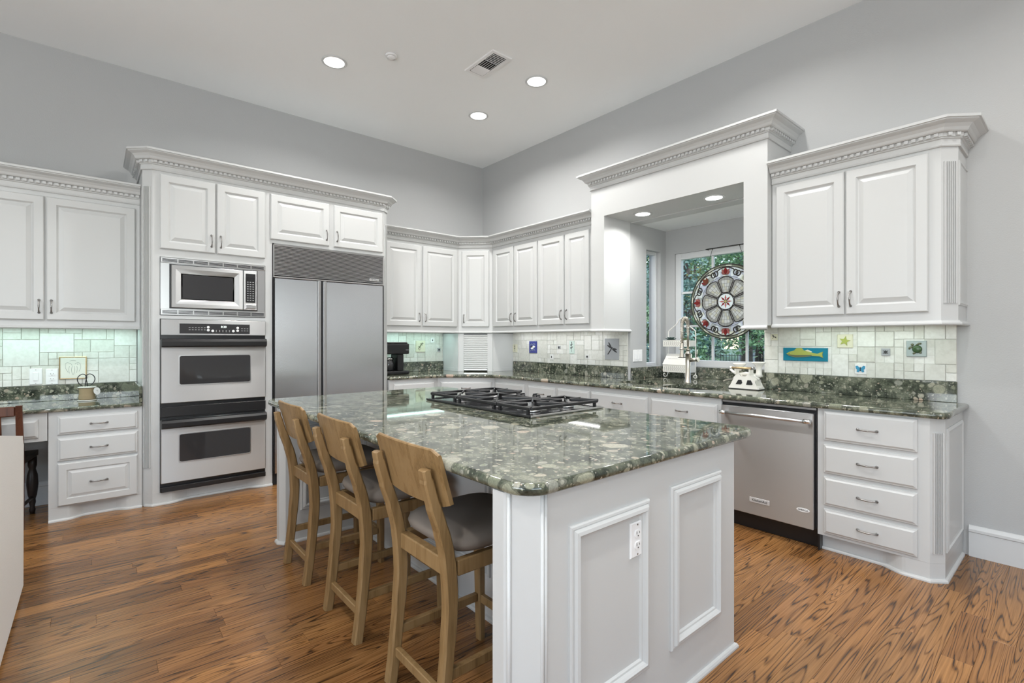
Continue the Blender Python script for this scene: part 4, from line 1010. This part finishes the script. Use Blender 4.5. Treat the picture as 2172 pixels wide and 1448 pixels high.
for i in range(nn+1):
    s_=tot[-1]*i/nn; j=max(0,min(len(A)-2,next((k for k in range(len(tot)-1) if tot[k+1]>=s_),len(A)-2))); t=(s_-tot[j])/max(1e-9,tot[j+1]-tot[j]); p=Vector(A[j]).lerp(Vector(A[j+1]),t)
    d=(Vector(A[j+1])-Vector(A[j])).normalized(); b_=Vector((0,1,0)); n_=d.cross(b_); q=2*PI*turns*i/nn; hel.append(p+(n_*math.cos(q)+b_*math.sin(q))*.0165)
M().tube(hel,.0027,5).make('spring',NICKEL,fa)
hd=M().lathe([(.012,.36),(.016,.352),(.0165,.27),(.020,.262),(.022,.240),(.024,.236),(.024,.233)],(.100,0,0),18).make('spray_head',NICKEL,fa)
M().lathe([(.034,.2325),(.036,.229),(.030,.226)],(.100,0,0),20).make('spray_face',BLACK,hd)
m=M(); m.box(.020,.078,-.006,.006,.300,.312,.003); m.tube([(.100+.022*math.cos(q*PI/8),.022*math.sin(q*PI/8),.306) for q in range(16)],.0045,8,True); m.make('docking_arm',NICKEL,fa)
hv=M(); hv.tube([(0,.021,.205),(0,.085,.212)],.017,16); o=hv.make('valve_body',NICKEL,fa)
m=M(); m.tube([(0,.085,.212),(0,.10,.213)],.021,16); m.tube([(0,.083,.225),(.0,.088,.30)],.0045,8); m.make('lever',NICKEL,o)
sp=thing('soap_dispenser','short nickel soap dispenser pump right of the sink','soap dispenser',(4.00,1.885,ZC+.0005)); sp.rotation_euler=(0,0,R(180))
M().lathe([(.026,0),(.026,.004),(.018,.008),(.017,.050),(.020,.052),(.020,.066),(.014,.070)],n=18).make('body',NICKEL,sp)
m=M(); m.tube(spl([(0,0,.058),(.03,-.015,.064),(.07,-.04,.060),(.10,-.055,.048)]),.0055,8); m.make('spout',NICKEL,sp)
# antique scale
ks=thing('kitchen_scale','antique cream enamel kitchen balance scale by the window right of the sink','scale',(3.90,1.752,ZC+.0005)); ks.rotation_euler=(0,0,RW)
P=[(-.118,0),(.118,0),(.116,.018),(.095,.032),(.088,.075),(.070,.095),(.052,.120),(.030,.122),(.022,.095),(-.020,.095),(-.030,.122),(-.052,.120),(-.078,.090),(-.094,.030),(-.116,.018)]
m=M(); m.prism(P,-.055,.055,T=Matrix.Rotation(R(90),4,'X'),bev=.006); m.make('base',SCALEW,ks)
m=M(); m.prism([(-.058,.038),(-.036,.074),(-.012,.074),(-.006,.05),(-.016,.038)],.0555,.0575,T=Matrix.Rotation(R(90),4,'X')); m.make('base_opening',INK,ks)
m=M(); m.prism([(.024,.038),(.034,.074),(.060,.074),(.074,.045),(.068,.038)],.0555,.0575,T=Matrix.Rotation(R(90),4,'X')); m.make('base_opening',INK,ks)
m=M(); m.prism([(-.118,.0),(.118,.0),(.119,.006),(-.119,.006)],-.057,.057,T=Matrix.Rotation(R(90),4,'X')); m.make('foot_line',INK,ks)
m=M(); m.tube([(-.128,0,.150),(-.10,0,.128),(-.06,0,.110),(0,0,.122),(.05,0,.118),(.10,0,.080)],[.008,.011,.012,.013,.011,.009],10); m.make('beam',SCALEW,ks)
m=M(); m.tube([(-.086,-.060,.166),(.070,-.060,.166)],.0085,12); 
bm_=m.make('brass_beam',BRASS,ks); M().tube([(-.084,-.060,.166),(-.098,-.060,.166)],.012,12).make('end_cap',SCALEW,bm_); M().tube([(.068,-.060,.166),(.088,-.060,.166)],.0105,12).make('poise',CHROME,bm_)
for x in (-.06,.05): M().box(x-.006,x+.006,-.062,-.0,.118,.160,.002).make('beam_support',SCALEW,ks)
M().lathe([(.014,.140),(.018,.165),(.046,.188),(.050,.200),(.047,.200),(.02,.186)],(-.062,.02,0),24).make('weight_pan',SCALEW,ks)
M().lathe([(.030,.10),(.022,.12),(.019,.165),(.030,.190),(.046,.205),(.050,.214),(.046,.214),(.02,.198)],(.088,.02,0),24).make('goods_pan',SCALEW,ks)
# plant rack
pk=thing('plant_rack','cream metal rack with scroll feet and pierced trays standing in front of the sink window','rack',(4.52,2.675,ZC+.0005)); pk.rotation_euler=(0,0,RW)
hw=.150
side=[(-hw,0,.06),(-hw,0,.30),(-hw,0,.455),(-hw+.012,0,.482),(-.10,0,.512),(-.055,0,.548),(-.028,0,.588),(0,0,.602)]
full=spl(side,5); full+= [(-x,y,z) for x,y,z in full[::-1][1:]]
M().tube(full,.0055,8).make('frame',RACKW,pk)
for sx in (-1,1):
    sc_=[(sx*hw,0,.06),(sx*(hw+.004),-.01,.04)]+[(sx*(hw+.018+.024*(1-q/20)*math.cos(PI+q*PI/7)),-.03-.02*q/15,.030+.024*(1-q/20)*math.sin(PI+q*PI/7)) for q in range(15)]
    M().tube(spl(sc_,3),.0052,8).make('scroll_foot',RACKW,pk)
M().tube([(0,.03,.12),(.0,.05,.06),(-.0,.055,.0055)],.0055,8).make('back_leg',RACKW,pk)
def tray(z0,z1):
    m=M(); m.box(-hw,hw,-.10,-.004,z0,z0+.003).box(-hw,hw,-.102,-.099,z0,z1).box(-hw,-hw+.002,-.1,-.004,z0,z1).box(hw-.002,hw,-.1,-.004,z0,z1); o=m.make('tray',RACKW,pk)
    m=M(); random.seed(int(z0*1000))
    for i in range(13):
        x=-hw+.02+i*.0215; m.tube(spl([(x-.006,-.1028,z0+.012),(x+.004,-.1028,z0+.022+random.random()*.008),(x-.003,-.1028,z0+.036),(x+.006,-.1028,z1-.012)],4),.0016,5)
    m.make('pierced_pattern',CHROME,o)
    m=M(); m.tube([(-hw,-.102,z1),(hw,-.102,z1)],.0035,6); m.make('rim',RACKW,o)
tray(.318,.380); tray(.062,.135)
pl=M().loops([[(-.155,-.105,.138),(.155,-.105,.138),(.155,-.098,.138),(-.155,-.098,.138)],[(-.135,-.045,.245),(.135,-.045,.245),(.135,-.038,.245),(-.135,-.038,.245)]]).make('plaque',RACKW,pk)
m=M(); random.seed(4)
for rz_,n_ in ((.215,16),(.195,13)):
    pts=[]
    for i in range(n_*3): pts.append((-.105+.21*i/(n_*3-1),-.0645-(.215-rz_)*.6+.0035,rz_+(.007 if i%3==1 else -.003)*random.random()))
    m.tube(pts,.0012,5)
m.make('faded_script',GREYK,pl)
def succulent(label,x,y,z,m_,r):
    e=thing('succulent',label,'plant',(x,y,z)); 
    M().lathe([(r*.5,0.0005),(r*.55,.05),(r*.50,.062)],n=14).make('root_ball',SHADEW_ROOT,e)
    m=M(); random.seed(int(r*1000))
    for ring,(n_,L,el) in enumerate(((9,1,.35),(8,.8,.75),(6,.55,1.15))):
        for i in range(n_):
            a=2*PI*i/n_+ring*.4; d=Vector((math.cos(a)*math.cos(el),math.sin(a)*math.cos(el),math.sin(el))); b=Vector((0,0,.058))
            m.tube([b,b+d*r*L*.5,b+d*r*L*.85,b+d*r*L],[.004,r*.16,r*.13,.0012],6,flat=.5)
    m.make('leaves',m_,e)
succulent('dark green rosette succulent on the left of the upper rack tray',4.468,2.765,ZC+.3222,LEAFD,.060)
succulent('yellow-green succulent on the right of the upper rack tray',4.468,2.60,ZC+.3222,LEAFG,.050)
# ---- coffee maker
cf=thing('coffee_maker','black drip coffee maker on the counter right of the refrigerator','coffee maker',(2.42,4.99,ZC+.0005))
M().box(0,.305,0,.20,0,.040,.010).make('base',BLACK,cf)
M().box(.165,.240,.02,.19,.0402,.225,.006).make('column',BLACK,cf)
h_=M().box(.0,.305,.005,.195,.2255,.345,.018,seg=3).make('brew_head',BLACK,cf); M().box(.04,.29,.015,.185,.3452,.362,.008).make('lid',CHROME,h_)
M().box(.255,.300,.0025,.0048,.270,.276).make('trim_mark',CHROME2,h_)
M().lathe([(.040,.0405),(.062,.055),(.064,.120),(.050,.165),(.042,.18)],(.09,.10,0),24).make('carafe',BGLASS,cf)
M().lathe([(.065,.168),(.052,.185),(.04,.19)],(.09,.10,0),24).make('carafe_collar',CHROME2,cf)
# ================================================================ DESK THINGS
fp=thing('framed_picture','small gold framed pencil sketch hanging on the desk backsplash','picture',(-.127,YW-.0125,1.074))
M().panel(-.084,.084,-.090,.090,[(0,0),(0,.012),(.003,.014),(.006,.013),(.008,.009)]).make('frame',BRASS,fp)
M().box(-.076,.076,-.0105,-.0092,-.082,.082).make('paper',mat('sketch_paper',(.74,.74,.66),.9),fp)
m=M()
for P in (((-.046,.030),(-.036,.044),(-.014,.034),(-.006,.020)),((-.046,.030),(-.044,-.004),(-.030,-.036)),((-.022,.014),(-.026,-.014),(-.022,-.044)),((-.004,.016),(-.010,-.02),(.0,-.056),(.010,-.02),(.006,.016)),((.022,.014),(.026,-.01),(.020,-.04)),((.012,.030),(.030,.044),(.044,.030)),((.044,.030),(.046,.0),(.036,-.03)),((-.020,.056),(0,.060),(.018,.056)),((.026,.024),(.030,.030),(.026,.032))): m.tube([(x,-.0108,z) for x,z in spl(P)],.0011,5)
m.make('pencil_drawing',mat('pencil_grey',(.34,.36,.35),.8),fp)
ts=thing('twine_spool','wooden spool wound with natural jute twine on the desk','spool',(-.04,5.20,ZD+.0008))
M().lathe([(.060,0),(.060,.008)],n=28).make('bottom_flange',SCALEW,ts); M().lathe([(.058,.103),(.058,.111)],n=28).make('top_flange',SCALEW,ts)
m=M(); prof=[(.03,.0085)]
for i in range(15): prof+=[(.047+.004*(i%2)+(.003 if i<6 else 0),.010+.092*i/14)]
prof+=[(.03,.1028)]; m.lathe(prof,n=28); m.make('twine',TWINE,ts)
m=M(); m.prism([(.024*math.cos(a),.030*math.sin(a)) for a in [i*PI/9 for i in range(18)]],0,.0015,T=Matrix.Translation((.060,-.045,.076))@Matrix.Rotation(R(30),4,'Z')@Matrix.Rotation(R(80),4,'X')); tg=m.make('paper_tag',PAPER,ts)
m=M(); m.tube([(.055,-.0475,.080),(.062,-.0478,.086),(.066,-.0470,.074)],.0014,5); m.make('tag_print',GREYK,tg)
sc=thing('scissors','black handled craft scissors standing on top of the twine spool','scissors',(-.045,5.19,ZD+.1125))
for s in (-1,1):
    lp=[(s*.004,0,.004),(s*.012,0,.05),(s*.016,0,.075)]
    lp=[(s*.006,0,.002),(s*.004,0,.03),(-s*.002,0,.066),(s*.004,0,.082),(s*.020,0,.090),(s*.040,0,.075),(s*.046,0,.050),(s*.036,0,.022),(s*.016,0,.004)]
    lp=[(x*1.15,y,.002+(z-.002)*1.12) for x,y,z in lp]
    M().tube(spl(lp,4),.0032,8).make('scissor_handle',BLACK,sc)
# brown chair tucked at the desk
bc=thing('dining_chair','dark brown wooden chair with turned front legs pulled up to the desk','chair',(-.585,4.72,0))
for s in (-1,1):
    m=M(); L=[]
    for y,z,w_ in ((.03,0,.017),(.0,.25,.019),(.0,.45,.020),(-.03,.66,.018),(-.085,.862,.016)): L.append([(s*.205-w_,y-.020,z),(s*.205+w_,y-.020,z),(s*.205+w_,y+.020,z),(s*.205-w_,y+.020,z)])
    m.loops(L); m.make('back_leg',BROWNW,bc)
    M().lathe([(.014,0),(.019,.03),(.014,.055),(.020,.085),(.018,.11),(.026,.14),(.034,.22),(.030,.29),(.019,.335),(.026,.36),(.026,.425)],(s*.235,.42,0),20).make('turned_leg',SHADEW_ROOT,bc)
M().box(-.187,.187,-.088,-.052,.79,.855,.006).make('top_rail',BROWNW,bc)
for x in (-.10,0,.10): M().loops([[(x-.02,.012,.475),(x+.02,.012,.475),(x+.02,.024,.475),(x-.02,.024,.475)],[(x-.02,-.076,.792),(x+.02,-.076,.792),(x+.02,-.064,.792),(x-.02,-.064,.792)]]).make('back_slat',BROWNW,bc)
M().loops([[(-.20,.02,.43),(.20,.02,.43),(.265,.46,.43),(-.265,.46,.43)],[(-.20,.02,.468),(.20,.02,.468),(.265,.46,.468),(-.265,.46,.468)]]).make('seat',SHADEW_ROOT,bc)
for s in (-1,1): M().tube([(s*.207,.02,.16),(s*.232,.40,.12)],.012,10).make('stretcher',SHADEW_ROOT,bc)
# white sofa at the left edge
so=thing('sofa','white boucle upholstered sofa end at the left edge of the room','sofa',(-.277,3.6,0))
P=[(0,.012),(0,.800),(-.90,.934),(-1.9,.95),(-1.9,.012)]
m=M(); T=Matrix(((0,0,1,0),(1,0,0,0),(0,1,0,0),(0,0,0,1)))
m.prism(rect_round(P[::1],{1:.05},6),-.26,0,T=T,bev=.018); m.make('end_panel',SOFAM,so)
M().box(-1.1,-.265,-1.88,-.02,.10,.44,.03,seg=3).make('seat_base',SOFAM,so); M().box(-1.08,-.27,-1.86,-.03,.445,.58,.05,seg=3).make('seat_cushion',SOFAM,so)
for x in (-.06,-1.02):
    for y in (-.12,-1.8): M().lathe([(.02,0.0),(.028,.10 if x<-.5 else .0118)],(x,y,0),14).make('foot',BROWNW,so)
# ================================================================ OUTDOORS
GR=mat('lawn',(.05,.11,.05),.9,bump=.6,bscale=6)
M().box(4.9,90,-40,90,-.5,-.35).make('lawn',GR)['kind']='structure'
def leafm(n,a,b):
    m=mat(n,a,.6); h=N(m); g=h.new('ShaderNodeNewGeometry'); h.link(h.ramp(g.outputs['Random Per Island'],[(0,a),(1,b)]),h.b.inputs['Base Color']); h.b.inputs['Transmission Weight'].default_value=0
    return m
LV=[leafm('pine_needles',(.07,.15,.13),(.22,.36,.30)),leafm('oak_leaves',(.07,.17,.08),(.26,.42,.20)),leafm('yellow_leaves',(.14,.16,.04),(.34,.34,.10))]
BARK=mat('bark',(.07,.055,.045),.9,bump=.5,bscale=20)
def tree(label,x,y,h,rad,z0,n,mi,ls,seed,group='trees outside the window'):
    random.seed(seed); e=thing('tree',label,'tree',(x,y,-.35),0,group)
    M().tube([(0,0,0),(.05,0,h*.3),(0,.05,h*.75)],[.03*h,.022*h,.008*h],10).make('trunk',BARK,e)
    m=M(); cl=[]
    for i in range(26):
        a=random.random()*2*PI; r=rad*random.random()**.5*.85; zz=z0+(h-z0)*random.random(); k=1-.55*abs((zz-z0)/(h-z0)*2-.8)
        cl.append(Vector((r*k*math.cos(a),r*k*math.sin(a),zz)))
    for c in cl[:9]: pass
    for i in range(n):
        c=random.choice(cl); p=c+Vector((random.gauss(0,1),random.gauss(0,1),random.gauss(0,.7)))*rad*.2
        q_=math.hypot(p.x,p.y)
        if q_>rad: p.x*=rad/q_; p.y*=rad/q_
        u=Vector((random.gauss(0,1),random.gauss(0,1),random.gauss(0,.6))).normalized(); w_=u.cross(Vector((random.gauss(0,1),random.gauss(0,1),random.gauss(0,1)))).normalized(); s=ls*(.6+.8*random.random())
        V=[m.v(*(p+u*s*a_+w_*s*b_)) for a_,b_ in ((-1,0),(0,-.45),(1,0),(0,.45))]; m.face(V)
    m.make('foliage',LV[mi],e,fix=False)
    m=M()
    for c in cl[:8]: m.tube([(0,0,h*.25),(c.x*.5,c.y*.5,c.z*.8),tuple(c)],[.009*h,.006*h,.002*h],5)
    m.make('branches',BARK,e)
tree('blue-green conifer close to the left side of the sink window',12.2,7.5,5.4,1.25,1.2,7000,0,.055,1)
tree('leafy green tree seen through the middle of the sink window',15.6,7.0,6.6,1.7,1.6,7000,1,.07,2)
tree('yellowish tree behind the top of the stained glass panel',19.4,11.2,8.5,1.7,3.2,3000,2,.10,3)
tree('spreading shade tree on the lawn behind the plant rack',27,15.2,6.4,2.8,1.9,5000,1,.16,4)
tree('bushy green tree seen through the right pane of the window',21,7.8,5.2,1.7,.9,4500,1,.085,5)
tree('tall dark tree at the back of the lawn',33.5,14.2,9,3.2,1.0,3200,0,.34,6)
tree('tall green tree at the far back left of the lawn',35,22.5,10,4.4,1.0,3200,1,.4,7)
tree('distant dark hedge at the far left end of the lawn',46,25.5,5.2,4.0,.2,3000,0,.3,11)
tree('low dark shrub in front of the fence seen under the stained glass',17.6,10.2,1.5,1.3,.15,2000,1,.08,8)
tree('low blue-green shrub right of the fence near the corner of the window',17.9,6.2,1.7,1.0,.15,1800,0,.08,9)
tree('wide dark hedge bush along the back of the lawn',29.0,8.6,3.2,2.6,.2,1400,0,.24,10)
fc=thing('picket_fence','black iron picket fence across the lawn outside','fence',(24,8,-.35)); fc.rotation_euler=(0,0,R(100))
m=M()
for i in range(95): m.box(i*.13-.0,i*.13+.02,-.01,.01,0,1.0)
m.make('pickets',INK,fc)
for z in (.15,.9): M().box(-.05,12.4,-.015,.015,z,z+.03).make('rail',INK,fc)
nh=thing('neighbor_house','pale neighbouring house with dark windows beyond the lawn','house',(40,14.3,-.35)); nh.rotation_euler=(0,0,R(-20))
M().box(-2.5,2.5,-3,3,0,2.6).make('wall',mat('pale_siding',(.62,.64,.68),.8),nh)
M().loops([[(-2.9,-3.4,2.6),(2.9,-3.4,2.6),(2.9,3.4,2.6),(-2.9,3.4,2.6)],[(-.2,-3.0,3.9),(.2,-3.0,3.9),(.2,3.0,3.9),(-.2,3.0,3.9)]]).make('roof',mat('grey_shingle',(.18,.17,.17),.9),nh)
for y in (-1.9,-.4,1.2): M().box(-2.53,-2.5,y,y+.9,.9,2.0).make('window',BGLASS,nh)
